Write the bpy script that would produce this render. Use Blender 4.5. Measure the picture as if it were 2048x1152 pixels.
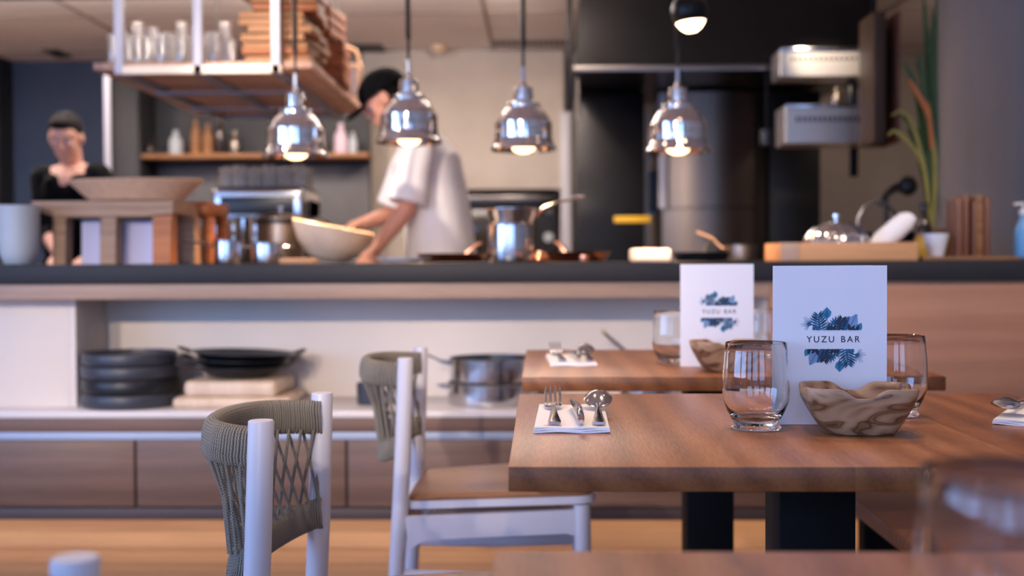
import bpy, bmesh, math, random
from mathutils import Matrix, Vector, Euler
R = math.radians
PI = math.pi
random.seed(7)
sc = bpy.context.scene
for o in list(bpy.data.objects):
    bpy.data.objects.remove(o)
COL = sc.collection

# ------------------------------------------------------------------ camera
CAMZ = 0.965
F = 2340.0
cam_d = bpy.data.cameras.new('camera')
cam = bpy.data.objects.new('camera', cam_d)
COL.objects.link(cam)
cam_d.sensor_width = 36
cam_d.lens = F / 2048 * 36
cam_rot = Matrix.Rotation(R(1.371), 3, 'Z') @ Matrix.Rotation(R(90 - 1.298), 3, 'X') @ Matrix.Rotation(R(-0.26), 3, 'Z')
cam.matrix_world = Matrix.Translation((0, 0, CAMZ)) @ cam_rot.to_4x4()
cam_d.clip_start = 0.05
cam_d.dof.use_dof = True
cam_d.dof.focus_distance = 1.55
cam_d.dof.aperture_fstop = 3.3
sc.camera = cam

# ------------------------------------------------------------------ view, world
sc.view_settings.view_transform = 'Standard'
sc.view_settings.look = 'None'
sc.view_settings.gamma = 1
sc.view_settings.use_curve_mapping = False
sc.view_settings.exposure = 0.0
sc.cycles.use_denoising = True
sc.cycles.max_bounces = 10
sc.cycles.transmission_bounces = 10
sc.cycles.glossy_bounces = 5
sc.cycles.diffuse_bounces = 4
sc.cycles.sample_clamp_indirect = 6.0
w = bpy.data.worlds.new('world')
sc.world = w
w.use_nodes = True
w.node_tree.nodes['Background'].inputs[0].default_value = (0.50, 0.68, 1.0, 1)
w.node_tree.nodes['Background'].inputs[1].default_value = 0.6


def light(name, kind, loc, power, color, rot=(0, 0, 0), size=0.1, size_y=None, spot=60, blend=0.4):
    d = bpy.data.lights.new(name, kind)
    d.energy = power
    d.color = color
    if kind == 'AREA':
        d.size = size
        if size_y:
            d.shape = 'RECTANGLE'
            d.size_y = size_y
    elif kind == 'SPOT':
        d.spot_size = R(spot)
        d.spot_blend = blend
        d.shadow_soft_size = size
    else:
        d.shadow_soft_size = size
    o = bpy.data.objects.new(name, d)
    o.location = loc
    o.rotation_euler = rot
    COL.objects.link(o)
    return o


# room dimensions
XL, XR, YB, YF, ZC = -4.6, 2.9, -3.6, 8.6, 2.45
COOL = (0.31, 0.51, 1.0)
WARM = (1.0, 0.69, 0.46)
# daylight through the street windows behind the camera and at the left (see window_<n> below)
WIN_REAR = [(-3.1, 1.6), (-0.9, 1.6), (1.3, 1.6)]
for i, (wx, ww) in enumerate(WIN_REAR):
    light('daylight_rear', 'AREA', (wx, YB + 0.02, 1.45), 42, COOL, (R(90), 0, 0), ww, 1.75)
WIN_LEFT = [(-2.1, 2.3), (0.5, 2.3)]
for i, (wy, ww) in enumerate(WIN_LEFT):
    light('daylight_left', 'AREA', (XL + 0.02, wy, 1.45), 120, COOL, (0, R(-90), 0), 1.6, ww)
# warm ceiling downlights (fixtures are built below)
DINING_SPOTS = [(-0.9, 1.9, 16), (0.15, 1.3, 34), (-2.1, 2.2, 16), (0.55, 2.35, 32), (-0.25, 2.7, 28)]
for x, y, p in DINING_SPOTS:
    light('downlight', 'SPOT', (x, y, ZC - 0.03), p, WARM, (0, 0, 0), 0.035, spot=110, blend=0.6)
KITCHEN_FILL = [(-3.3, 6.3, 60), (-1.6, 6.3, 70), (-0.2, 6.3, 115), (2.35, 6.3, 30)]  # added spots out of view, brighten the back wall and ceiling
for x, y, p in KITCHEN_FILL:
    light('added_wall_fill', 'SPOT', (x, y, ZC - 0.03), p, (1.0, 0.80, 0.64), (R(38), 0, 0), 0.05, spot=130, blend=0.7)
# added fill light, unseen above the frame: brightens ceiling and kitchen
light('added_fill_up', 'AREA', (-1.75, 5.6, 2.275), 250, (1.0, 0.91, 0.86), (R(180), 0, 0), 3.7, 0.06)
light('added_fill_down', 'AREA', (-1.75, 5.6, 2.235), 34, (1.0, 0.86, 0.74), (0, 0, 0), 3.7, 0.06)
# track spots at the street side, aimed at the open niche of the bar
TRACK = [(-2.6, -1.7, 0.62), (-1.7, -0.95, 0.62), (-0.9, -0.2, 0.62), (-1.6, 0.35, 0.66)]
for x, tx, tz in TRACK:
    v = Vector((tx, 3.9, tz)) - Vector((x, -2.4, 2.28))
    light('track_and_fill_spot', 'SPOT', (x, -2.4, 2.28), 460, (1.0, 0.80, 0.62), tuple(v.to_track_quat('-Z', 'Y').to_euler()), 0.04, spot=17, blend=0.9)
# added fill spots above the bar edge, brightening the chef, rack and tray
for (x, y), tgt, pw, sp in (((-1.75, 2.6), (-0.50, 4.86, 1.30), 300, 34), ((-1.0, 2.3), (-1.30, 4.6, 1.80), 170, 24), ((1.5, 2.3), (1.25, 3.9, 1.0), 100, 40)):
    v = Vector(tgt) - Vector((x, y, 2.36))
    light('track_and_fill_spot', 'SPOT', (x, y, 2.36), pw, (1.0, 0.84, 0.70), tuple(v.to_track_quat('-Z', 'Y').to_euler()), 0.04, spot=sp, blend=0.7)
# LED strip under the bar cabinet, and one tucked under the counter lip
light('led_strip', 'AREA', (-0.4, 3.80, 0.148), 2.4, (1.0, 0.84, 0.64), (R(14), 0, 0), 4.0, 0.02)


# ------------------------------------------------------------------ helpers
def at(px, py, Y):
    """world point on the plane y=Y that projects to the photo pixel"""
    d = cam_rot @ Vector(((px - 1024) / F, -(py - 576) / F, -1.0))
    t = Y / d.y
    return Vector((d.x * t, Y, CAMZ + d.z * t))


class NT:
    def __init__(self, name):
        m = bpy.data.materials.new(name)
        m.use_nodes = True
        self.m = m
        self.t = m.node_tree
        self.b = self.t.nodes['Principled BSDF']

    def n(self, kind, **kw):
        nd = self.t.nodes.new(kind)
        for k, v in kw.items():
            if k in nd.inputs.keys():
                nd.inputs[k].default_value = v
            else:
                setattr(nd, k, v)
        return nd

    def l(self, a, b):
        self.t.links.new(a, b)

    def math(self, op, a, b=None):
        nd = self.t.nodes.new('ShaderNodeMath')
        nd.operation = op
        for i, v in enumerate((a, b)):
            if v is None:
                continue
            if isinstance(v, (int, float)):
                nd.inputs[i].default_value = v
            else:
                self.l(v, nd.inputs[i])
        return nd.outputs[0]


def srgb(r, g, b):
    f = lambda c: ((c / 255 + 0.055) / 1.055) ** 2.4 if c > 10 else c / 255 / 12.92
    return (f(r), f(g), f(b), 1)


def mix4(c, k):
    return (min(1, c[0] * k), min(1, c[1] * k), min(1, c[2] * k), 1)


def mat(name, col, rough=0.5, metal=0.0, var=0.0, vscale=6.0, bump=0.0, bscale=60.0, coat=0.0, spec=None, stretch=(1, 1, 1), rvar=0.0):
    t = NT(name)
    b = t.b
    b.inputs['Base Color'].default_value = col
    b.inputs['Roughness'].default_value = rough
    b.inputs['Metallic'].default_value = metal
    if coat:
        b.inputs['Coat Weight'].default_value = coat
    if spec is not None:
        b.inputs['Specular IOR Level'].default_value = spec
    if var or bump or rvar:
        tc = t.n('ShaderNodeTexCoord')
        mp = t.n('ShaderNodeMapping')
        mp.inputs['Scale'].default_value = stretch
        t.l(tc.outputs['Object'], mp.inputs['Vector'])
    if var or rvar:
        no = t.n('ShaderNodeTexNoise')
        no.inputs['Scale'].default_value = vscale
        no.inputs['Detail'].default_value = 6
        no.inputs['Roughness'].default_value = 0.6
        t.l(mp.outputs[0], no.inputs['Vector'])
        if var:
            rp = t.n('ShaderNodeValToRGB')
            rp.color_ramp.elements[0].position = 0.3
            rp.color_ramp.elements[1].position = 0.7
            rp.color_ramp.elements[0].color = mix4(col, 1 - var)
            rp.color_ramp.elements[1].color = mix4(col, 1 + var)
            t.l(no.outputs['Fac'], rp.inputs['Fac'])
            t.l(rp.outputs[0], b.inputs['Base Color'])
        if rvar:
            mr = t.n('ShaderNodeMapRange')
            mr.inputs['To Min'].default_value = max(0, rough - rvar)
            mr.inputs['To Max'].default_value = rough + rvar
            t.l(no.outputs['Fac'], mr.inputs['Value'])
            t.l(mr.outputs[0], b.inputs['Roughness'])
    if bump:
        n2 = t.n('ShaderNodeTexNoise')
        n2.inputs['Scale'].default_value = bscale
        n2.inputs['Detail'].default_value = 5
        t.l(mp.outputs[0], n2.inputs['Vector'])
        bp = t.n('ShaderNodeBump')
        bp.inputs['Strength'].default_value = bump
        bp.inputs['Distance'].default_value = 0.002
        t.l(n2.outputs['Fac'], bp.inputs['Height'])
        t.l(bp.outputs[0], b.inputs['Normal'])
    return t.m


def wood(name, c1, c2, c3=None, grain='Y', ring=9.0, rough=0.4, plank=0.0, fine=260.0, distort=5.0, stretch=0.07, bump=0.25, coat=0.0, spec=0.5, wave=0.14, endgrain=0.0):
    """wood whose fibres run along one object axis: stretched growth rings, fine pores, optional glued staves"""
    t = NT(name)
    b = t.b
    tc = t.n('ShaderNodeTexCoord')
    sep = t.n('ShaderNodeSeparateXYZ')
    t.l(tc.outputs['Object'], sep.inputs[0])
    ax = {'X': 0, 'Y': 1, 'Z': 2}[grain]
    oth = [i for i in range(3) if i != ax]
    along = t.math('MULTIPLY', sep.outputs[ax], stretch)
    pa, pb = sep.outputs[oth[0]], sep.outputs[oth[1]]
    if plank:
        idx = t.math('FLOOR', t.math('DIVIDE', t.math('ADD', pa, 10.03), plank))
        wn = t.n('ShaderNodeTexWhiteNoise', noise_dimensions='1D')
        t.l(idx, wn.inputs['W'])
        off = t.math('MULTIPLY', wn.outputs['Value'], 7.3)
        pa2 = t.math('ADD', pa, off)
        pb2 = t.math('ADD', pb, t.math('MULTIPLY', off, 0.61))
    else:
        pa2, pb2 = pa, pb
        off = None
    cmb = t.n('ShaderNodeCombineXYZ')
    t.l(pa2, cmb.inputs[0]); t.l(pb2, cmb.inputs[1]); t.l(along, cmb.inputs[2])
    no = t.n('ShaderNodeTexNoise')
    no.inputs['Scale'].default_value = ring * 0.6
    no.inputs['Detail'].default_value = 3
    t.l(cmb.outputs[0], no.inputs['Vector'])
    wv = t.n('ShaderNodeTexWave', wave_type='RINGS', rings_direction='Z', wave_profile='SIN')
    wv.inputs['Scale'].default_value = ring
    wv.inputs['Distortion'].default_value = distort
    wv.inputs['Detail'].default_value = 3
    wv.inputs['Detail Scale'].default_value = 1.6
    t.l(cmb.outputs[0], wv.inputs['Vector'])
    fn = t.n('ShaderNodeTexNoise')
    fn.inputs['Scale'].default_value = fine
    fn.inputs['Detail'].default_value = 4
    fn.inputs['Roughness'].default_value = 0.7
    t.l(cmb.outputs[0], fn.inputs['Vector'])
    s = t.math('ADD', t.math('MULTIPLY', wv.outputs['Fac'], wave), t.math('MULTIPLY', fn.outputs['Fac'], 0.55))
    s = t.math('ADD', s, t.math('MULTIPLY', no.outputs['Fac'], 0.45 - wave * 0.6))
    if off is not None:
        s = t.math('ADD', s, t.math('MULTIPLY', t.math('SUBTRACT', wn.outputs['Value'], 0.5), 0.12))
    rp = t.n('ShaderNodeValToRGB')
    e = rp.color_ramp.elements
    e[0].position, e[0].color = 0.30, c1
    e[1].position, e[1].color = 0.80, c2
    if c3:
        x = e.new(0.55)
        x.color = c3
    t.l(s, rp.inputs['Fac'])
    if endgrain:                               # cut fibre ends soak up more oil and are darker
        s2 = t.n('ShaderNodeSeparateXYZ')
        t.l(tc.outputs['Normal'], s2.inputs[0])
        mx = t.n('ShaderNodeMix', data_type='RGBA', blend_type='MULTIPLY')
        t.l(t.math('MULTIPLY', t.math('ABSOLUTE', s2.outputs[ax]), endgrain), mx.inputs['Factor'])
        t.l(rp.outputs[0], mx.inputs['A'])
        mx.inputs['B'].default_value = (0.56, 0.42, 0.22, 1)
        t.l(mx.outputs['Result'], b.inputs['Base Color'])
    else:
        t.l(rp.outputs[0], b.inputs['Base Color'])
    b.inputs['Roughness'].default_value = rough
    b.inputs['Specular IOR Level'].default_value = spec
    if coat:
        b.inputs['Coat Weight'].default_value = coat
        b.inputs['Coat Roughness'].default_value = 0.15
    bp = t.n('ShaderNodeBump')
    bp.inputs['Strength'].default_value = bump
    bp.inputs['Distance'].default_value = 0.0008
    t.l(fn.outputs['Fac'], bp.inputs['Height'])
    t.l(bp.outputs[0], b.inputs['Normal'])
    return t.m


def glass_mat(name, col=(1, 1, 1, 1), rough=0.0, ior=1.45):
    t = NT(name)
    b = t.b
    b.inputs['Base Color'].default_value = col
    b.inputs['Roughness'].default_value = rough
    b.inputs['Transmission Weight'].default_value = 1.0
    b.inputs['IOR'].default_value = ior
    return t.m


def emit_mat(name, col, strength):
    t = NT(name)
    t.b.inputs['Base Color'].default_value = col
    t.b.inputs['Emission Color'].default_value = col
    t.b.inputs['Emission Strength'].default_value = strength
    return t.m


def rope_mat(name, col):
    """braided cord, from the UVs the tube builder lays along and around each cord"""
    t = NT(name)
    b = t.b
    uv = t.n('ShaderNodeUVMap')
    sep = t.n('ShaderNodeSeparateXYZ')
    t.l(uv.outputs[0], sep.inputs[0])
    u = t.math('MULTIPLY', sep.outputs[0], 2 * PI / 0.0040)
    v = t.math('MULTIPLY', sep.outputs[1], 2 * PI * 3)
    a = t.math('SINE', t.math('ADD', u, v))
    c = t.math('SINE', t.math('SUBTRACT', u, v))
    h = t.math('MAXIMUM', a, c)
    rp = t.n('ShaderNodeValToRGB')
    rp.color_ramp.elements[0].position = 0.25
    rp.color_ramp.elements[0].color = mix4(col, 0.40)
    rp.color_ramp.elements[1].position = 0.75
    rp.color_ramp.elements[1].color = mix4(col, 1.12)
    hh = t.math('ADD', t.math('MULTIPLY', h, 0.5), 0.5)
    t.l(hh, rp.inputs['Fac'])
    t.l(rp.outputs[0], b.inputs['Base Color'])
    b.inputs['Roughness'].default_value = 0.85
    b.inputs['Specular IOR Level'].default_value = 0.2
    bp = t.n('ShaderNodeBump')
    bp.inputs['Strength'].default_value = 0.6
    bp.inputs['Distance'].default_value = 0.0008
    t.l(hh, bp.inputs['Height'])
    t.l(bp.outputs[0], b.inputs['Normal'])
    return t.m


# ------------------------------------------------------------------ mesh building
def merge(bm, other, M=None):
    me = bpy.data.meshes.new('tmp')
    if M is not None:
        bmesh.ops.transform(other, matrix=M, verts=other.verts[:])
    other.to_mesh(me)
    other.free()
    bm.from_mesh(me)
    bpy.data.meshes.remove(me)


def T(x=0, y=0, z=0):
    return Matrix.Translation((x, y, z))


def box(bm, x0, x1, y0, y1, z0, z1, r=0.0, seg=2, M=None):
    b = bmesh.new()
    bmesh.ops.create_cube(b, size=1)
    bmesh.ops.transform(b, matrix=T((x0 + x1) / 2, (y0 + y1) / 2, (z0 + z1) / 2) @ Matrix.Diagonal((x1 - x0, y1 - y0, z1 - z0, 1)), verts=b.verts[:])
    if r > 0:
        bmesh.ops.bevel(b, geom=b.edges[:], offset=r, segments=seg, affect='EDGES', profile=0.5)
    merge(bm, b, M)
    return bm


def lathe(bm, prof, n=32, M=None, close=False):
    """prof: list of (r, z). Points with r=0 become poles."""
    b = bmesh.new()
    rings = []
    for r, z in prof:
        if r <= 1e-6:
            rings.append([b.verts.new((0, 0, z))])
        else:
            rings.append([b.verts.new((r * math.cos(2 * PI * i / n), r * math.sin(2 * PI * i / n), z)) for i in range(n)])
    pairs = list(zip(rings, rings[1:]))
    if close:
        pairs.append((rings[-1], rings[0]))
    for A, B in pairs:
        for i in range(n):
            j = (i + 1) % n
            if len(A) == 1 and len(B) == 1:
                continue
            if len(A) == 1:
                b.faces.new((A[0], B[j], B[i]))
            elif len(B) == 1:
                b.faces.new((A[i], A[j], B[0]))
            else:
                b.faces.new((A[i], A[j], B[j], B[i]))
    bmesh.ops.recalc_face_normals(b, faces=b.faces[:])
    merge(bm, b, M)
    return bm


def frames(pts, closed=False):
    n = len(pts)
    out = []
    up = None
    for i in range(n):
        if closed:
            t = pts[(i + 1) % n] - pts[i - 1]
        else:
            t = pts[min(i + 1, n - 1)] - pts[max(i - 1, 0)]
        t.normalize()
        if up is None:
            ref = Vector((0, 0, 1)) if abs(t.z) < 0.9 else Vector((1, 0, 0))
            up = (ref - t * ref.dot(t)).normalized()
        else:
            up = (up - t * up.dot(t))
            if up.length < 1e-6:
                up = t.orthogonal()
            up.normalize()
        out.append((t, up, t.cross(up)))
    return out


def tube(bm, pts, rad, n=8, closed=False, cap=True, M=None, flat=(1, 1), uvs=False):
    """tube along points; rad a number or one per point; flat scales the two cross axes"""
    b = bmesh.new()
    pts = [Vector(p) for p in pts]
    if not isinstance(rad, (list, tuple)):
        rad = [rad] * len(pts)
    fr = frames(pts, closed)
    rings = []
    for p, r, (t, u, v) in zip(pts, rad, fr):
        rings.append([b.verts.new(p + u * (math.cos(2 * PI * k / n) * r * flat[0]) + v * (math.sin(2 * PI * k / n) * r * flat[1])) for k in range(n)])
    ul = b.loops.layers.uv.new('UVMap') if uvs else None
    L = 0.0
    m = len(rings)
    for i in range(m if closed else m - 1):
        A, B = rings[i], rings[(i + 1) % m]
        dl = (pts[(i + 1) % m] - pts[i]).length
        for k in range(n):
            j = (k + 1) % n
            f = b.faces.new((A[k], A[j], B[j], B[k]))
            if ul:
                for lp, (uu, vv) in zip(f.loops, ((L, k / n), (L, (k + 1) / n), (L + dl, (k + 1) / n), (L + dl, k / n))):
                    lp[ul].uv = (uu, vv)
        L += dl
    if cap and not closed:
        b.faces.new(rings[0])
        b.faces.new(list(reversed(rings[-1])))
    bmesh.ops.recalc_face_normals(b, faces=b.faces[:])
    merge(bm, b, M)
    return bm


def ball(bm, c, r, seg=16, M=None, rot=None):
    """ellipsoid; r number or 3-tuple"""
    b = bmesh.new()
    bmesh.ops.create_uvsphere(b, u_segments=seg, v_segments=max(6, seg // 2), radius=1)
    if not isinstance(r, (tuple, list)):
        r = (r, r, r)
    X = Matrix.Diagonal((*r, 1))
    if rot is not None:
        X = rot.to_4x4() @ X
    X = Matrix.Translation(c) @ X
    if M is not None:
        X = M @ X
    merge(bm, b, X)
    return bm


def prism(bm, poly, y0, y1, plane='XZ', M=None):
    b = bmesh.new()
    def P(a, c, d):
        return {'XZ': (a, d, c), 'XY': (a, c, d), 'YZ': (d, a, c)}[plane]
    A = [b.verts.new(P(p[0], p[1], y0)) for p in poly]
    B = [b.verts.new(P(p[0], p[1], y1)) for p in poly]
    b.faces.new(A); b.faces.new(list(reversed(B)))
    n = len(poly)
    for i in range(n):
        b.faces.new((A[i], B[i], B[(i + 1) % n], A[(i + 1) % n]))
    bmesh.ops.recalc_face_normals(b, faces=b.faces[:])
    merge(bm, b, M)
    return bm


def obj(name, bm, m, parent=None, loc=(0, 0, 0), rot=(0, 0, 0), smooth=True, angle=40):
    me = bpy.data.meshes.new(name)
    bm.to_mesh(me)
    bm.free()
    if isinstance(m, (list, tuple)):
        for x in m:
            me.materials.append(x)
    else:
        me.materials.append(m)
    if smooth:
        me.polygons.foreach_set('use_smooth', [True] * len(me.polygons))
        me.set_sharp_from_angle(angle=R(angle))
    o = bpy.data.objects.new(name, me)
    o.location = loc
    o.rotation_euler = rot
    COL.objects.link(o)
    if parent:
        o.parent = parent
    return o


def tag(o, label, cat, group=None, kind=None):
    o['label'] = label
    o['category'] = cat
    if group:
        o['group'] = group
    if kind:
        o['kind'] = kind
    return o


def thing(name, label, cat, loc=(0, 0, 0), rotz=0.0, group=None, rot=None):
    o = bpy.data.objects.new(name, None)
    o.empty_display_size = 0.1
    o.location = loc
    o.rotation_euler = rot if rot else (0, 0, rotz)
    COL.objects.link(o)
    return tag(o, label, cat, group)


def single(name, bm, m, label, cat, loc=(0, 0, 0), rot=(0, 0, 0), group=None, kind=None, **kw):
    return tag(obj(name, bm, m, None, loc, rot, **kw), label, cat, group, kind)


def struct(name, bm, m, parent=None, label=None, **kw):
    o = obj(name, bm, m, parent, **kw)
    if parent is None:
        o['kind'] = 'structure'
        o['label'] = label or name.replace('_', ' ')
        o['category'] = name.split('_')[0]
    return o


KIDS = {}
def dup(root, loc, rotz=None, label=None, group=None, rot=None, scale=None):
    def cp(o, parent):
        c = o.copy()
        COL.objects.link(c)
        c.parent = parent
        for ch in [x for x in bpy.data.objects if x.parent == o]:
            cp(ch, c)
        return c
    r = cp(root, None)
    r.location = loc
    if rotz is not None:
        r.rotation_euler = (0, 0, rotz)
    if rot is not None:
        r.rotation_euler = rot
    if scale is not None:
        r.scale = scale
    if label:
        r['label'] = label
    if group:
        r['group'] = group
    return r


def NB():
    return bmesh.new()


# ------------------------------------------------------------------ materials
M_ = {}
M_['table'] = wood('oak_tabletop', srgb(102, 62, 36), srgb(178, 122, 82), srgb(150, 97, 62), 'Y', ring=7, rough=0.34, plank=0.2, fine=300, distort=5, stretch=0.12, bump=0.5, spec=0.36, wave=0.19, endgrain=0.85)
M_['rackwood'] = wood('pale_pine_plank', srgb(160, 122, 104), srgb(206, 166, 144), None, 'Y', ring=6, rough=0.6, fine=120)
M_['crate'] = wood('amber_crate', srgb(104, 56, 24), srgb(160, 92, 44), None, 'X', ring=10, rough=0.6, fine=120)
M_['bars'] = mat('grey_painted_steel', srgb(134, 134, 142), 0.5)
M_['seatwood'] = wood('oak_seat', srgb(82, 50, 28), srgb(146, 98, 64), None, 'X', ring=9, rough=0.42, fine=240, bump=0.15)
M_['drawer'] = wood('walnut_front', srgb(92, 68, 56), srgb(130, 100, 84), None, 'X', ring=5, rough=0.5, fine=90, bump=0.08, stretch=0.05)
M_['panel'] = wood('walnut_panel', srgb(142, 96, 70), srgb(172, 124, 96), None, 'X', ring=4, rough=0.5, fine=70, bump=0.05, stretch=0.05)
M_['strip'] = wood('oak_strip', srgb(150, 122, 104), srgb(190, 160, 140), None, 'X', ring=5, rough=0.5, fine=90, bump=0.05, stretch=0.05)
M_['cream'] = mat('cream_laminate', srgb(232, 218, 206), 0.5, var=0.02)
M_['shelf'] = mat('cream_shelf', srgb(226, 218, 214), 0.35, var=0.02)
M_['slab'] = mat('charcoal_stone', srgb(40, 39, 43), 0.5, spec=0.25, var=0.08, vscale=20, bump=0.05)
M_['alu'] = mat('satin_aluminium', srgb(178, 188, 206), 0.55, 0.5)
M_['black'] = mat('black_powder_coat', srgb(9, 9, 10), 0.6, spec=0.15)
M_['rail'] = mat('dark_base_rail', srgb(74, 62, 62), 0.5)
M_['concrete'] = mat('concrete', srgb(186, 176, 166), 0.85, var=0.12, vscale=2.2, bump=0.4, bscale=30)
M_['conc2'] = mat('board_marked_concrete', srgb(116, 108, 105), 0.8, var=0.16, vscale=5, bump=0.4, bscale=40, stretch=(1, 1, 0.12))
M_['navy'] = mat('navy_paint', srgb(46, 64, 94), 0.6, var=0.05)
M_['darkwall'] = mat('charcoal_paint', srgb(24, 26, 30), 0.6, var=0.1)
M_['greywall'] = mat('grey_backsplash', srgb(78, 76, 78), 0.5, var=0.1)
M_['ceil'] = mat('ceiling_paint', srgb(234, 228, 226), 0.8, var=0.03)
M_['groove'] = mat('ceiling_joint', srgb(150, 140, 136), 0.8)
M_['wallpaint'] = mat('warm_white_paint', srgb(190, 180, 172), 0.8, var=0.03)
M_['floor'] = wood('oak_floorboard', srgb(140, 106, 84), srgb(190, 152, 124), None, 'X', ring=3, rough=0.36, plank=0.16, fine=90, stretch=0.08, bump=0.2)
M_['kick'] = wood('pale_oak_plinth', srgb(176, 132, 94), srgb(214, 172, 128), None, 'X', ring=3, rough=0.45, fine=60, bump=0.1, stretch=0.05)
M_['frame'] = mat('pale_lacquered_beech', srgb(192, 191, 202), 0.42, var=0.03, vscale=30, bump=0.12, bscale=40, stretch=(1, 1, 0.1))
M_['rope'] = rope_mat('taupe_cord', srgb(126, 120, 110))
M_['chrome'] = mat('chrome', srgb(236, 232, 230), 0.05, 1.0)
M_['steel'] = mat('polished_steel', srgb(205, 205, 208), 0.14, 1.0, rvar=0.05, vscale=4)
M_['brushed'] = mat('brushed_steel', srgb(140, 130, 122), 0.36, 1.0, rvar=0.06, vscale=30, stretch=(1, 1, 0.05))
M_['darksteel'] = mat('dark_brushed_steel', srgb(86, 82, 80), 0.30, 1.0, rvar=0.05, vscale=20)
M_['steelcol'] = mat('tinted_steel', srgb(112, 100, 92), 0.36, 1.0, rvar=0.06, vscale=30, stretch=(1, 1, 0.05))
M_['hood'] = mat('hood_steel', srgb(38, 36, 35), 0.32, 0.7, rvar=0.04, vscale=8)
M_['darkmetal'] = mat('black_anodised', srgb(27, 26, 26), 0.4, 0.6)
M_['copper'] = mat('copper', srgb(226, 150, 116), 0.2, 1.0, rvar=0.05)
M_['iron'] = mat('cast_iron', srgb(38, 40, 44), 0.38, 0.3, var=0.2, vscale=30, bump=0.3, bscale=80)
M_['slate'] = mat('dark_stoneware', srgb(56, 60, 70), 0.42, var=0.2, vscale=14, bump=0.2, bscale=60)
M_['glass'] = glass_mat('clear_glass')
M_['napkin'] = mat('white_napkin', srgb(242, 240, 240), 0.85, bump=0.3, bscale=500)
M_['gold'] = mat('gold_print', srgb(196, 158, 70), 0.4, 0.4)
M_['card'] = mat('white_card', srgb(236, 236, 242), 0.6)
M_['ink1'] = mat('ink_navy', srgb(22, 44, 70), 0.6)
M_['ink2'] = mat('ink_teal', srgb(26, 98, 138), 0.6)
M_['ink3'] = mat('ink_sky', srgb(58, 134, 172), 0.6)
M_['ink4'] = mat('ink_pale', srgb(134, 160, 200), 0.6)
M_['inktext'] = mat('ink_lettering', srgb(40, 44, 64), 0.6)
M_['porcelain'] = mat('white_porcelain', srgb(225, 225, 228), 0.3)
M_['greyceramic'] = mat('pale_grey_ceramic', srgb(178, 186, 194), 0.5, var=0.05)
M_['paper'] = mat('lilac_paper', srgb(205, 206, 240), 0.7)
M_['boxwood'] = wood('pine_tray', srgb(176, 124, 82), srgb(212, 160, 114), None, 'X', ring=8, rough=0.5, fine=120, bump=0.1)
M_['board'] = wood('rustic_board', srgb(96, 62, 38), srgb(176, 124, 78), None, 'X', ring=10, rough=0.6, fine=120, bump=0.3)
M_['orange'] = wood('orange_lit_wood', srgb(140, 74, 30), srgb(206, 122, 58), None, 'X', ring=10, rough=0.5, fine=120, bump=0.3)  # orange lamp light put into the wood colour
M_['stand'] = wood('driftwood', srgb(122, 92, 70), srgb(190, 154, 124), None, 'X', ring=12, rough=0.6, fine=120, bump=0.3)
M_['darkwood'] = wood('dark_walnut', srgb(70, 40, 28), srgb(132, 82, 58), None, 'Z', ring=14, rough=0.5, fine=120, bump=0.3)
M_['basket'] = mat('coiled_seagrass', srgb(206, 168, 136), 0.8, var=0.15, vscale=60, bump=0.8, bscale=200)
M_['creamwood'] = wood('pale_turned_wood', srgb(206, 176, 146), srgb(236, 212, 186), None, 'Z', ring=6, rough=0.4, fine=80, bump=0.1)
M_['skin'] = mat('skin', srgb(208, 148, 122), 0.55, var=0.05)
M_['skin2'] = mat('fair_skin', srgb(214, 160, 140), 0.55, var=0.05)
M_['hair'] = mat('dark_hair', srgb(16, 13, 13), 0.9, spec=0.1, var=0.3, vscale=60, stretch=(1, 1, 0.1))
M_['whitecloth'] = mat('white_cotton', srgb(246, 240, 236), 0.9, bump=0.3, bscale=20)
M_['blackcloth'] = mat('black_cotton', srgb(10, 11, 13), 0.95, spec=0.1, bump=0.3, bscale=20)
M_['plastic'] = mat('black_plastic', srgb(18, 18, 20), 0.35)
M_['leaf'] = mat('green_leaf', srgb(62, 84, 40), 0.45, var=0.3, vscale=12)
M_['leaf2'] = mat('yellowing_leaf', srgb(150, 132, 52), 0.45, var=0.2, vscale=12)
M_['leaf3'] = mat('orange_leaf', srgb(206, 110, 48), 0.45, var=0.2, vscale=12)
M_['yellow'] = mat('yellow_tape', srgb(226, 176, 40), 0.5)
M_['bulb'] = emit_mat('warm_bulb', (1.0, 0.58, 0.28, 1), 7)
M_['bulb2'] = emit_mat('warm_spot_lens', (1.0, 0.70, 0.42, 1), 9)
M_['blueplastic'] = mat('blue_plastic', srgb(96, 150, 196), 0.4)
M_['yellowcer'] = mat('yellow_jar', srgb(196, 160, 70), 0.4)
M_['white'] = mat('white_plastic', srgb(226, 222, 220), 0.5)

# ================================================================== SETTING
struct('floor', box(NB(), XL, XR, YB, YF, -0.08, 0.0), M_['floor'], label='warm oak plank floor')
struct('ceiling', box(NB(), XL, XR, YB, YF, ZC, ZC + 0.1), M_['ceil'], label='pale grey ceiling of large flat panels')
g = NB()
for x in (-3.92, -2.72, -1.52, -0.32, 0.88, 2.08):
    box(g, x - 0.012, x + 0.012, 3.0, YF - 0.01, ZC - 0.004, ZC + 0.001)
for y in (4.6, 5.8, 7.0, 8.2):
    box(g, XL + 0.01, XR - 0.01, y - 0.012, y + 0.012, ZC - 0.0035, ZC + 0.001)
struct('trim_1', g, M_['groove'], label='shadow joints between the ceiling panels')
struct('wall_back', box(NB(), XL, XR, YF, YF + 0.15, 0, ZC), M_['concrete'], label='bare concrete back wall of the kitchen')


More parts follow.
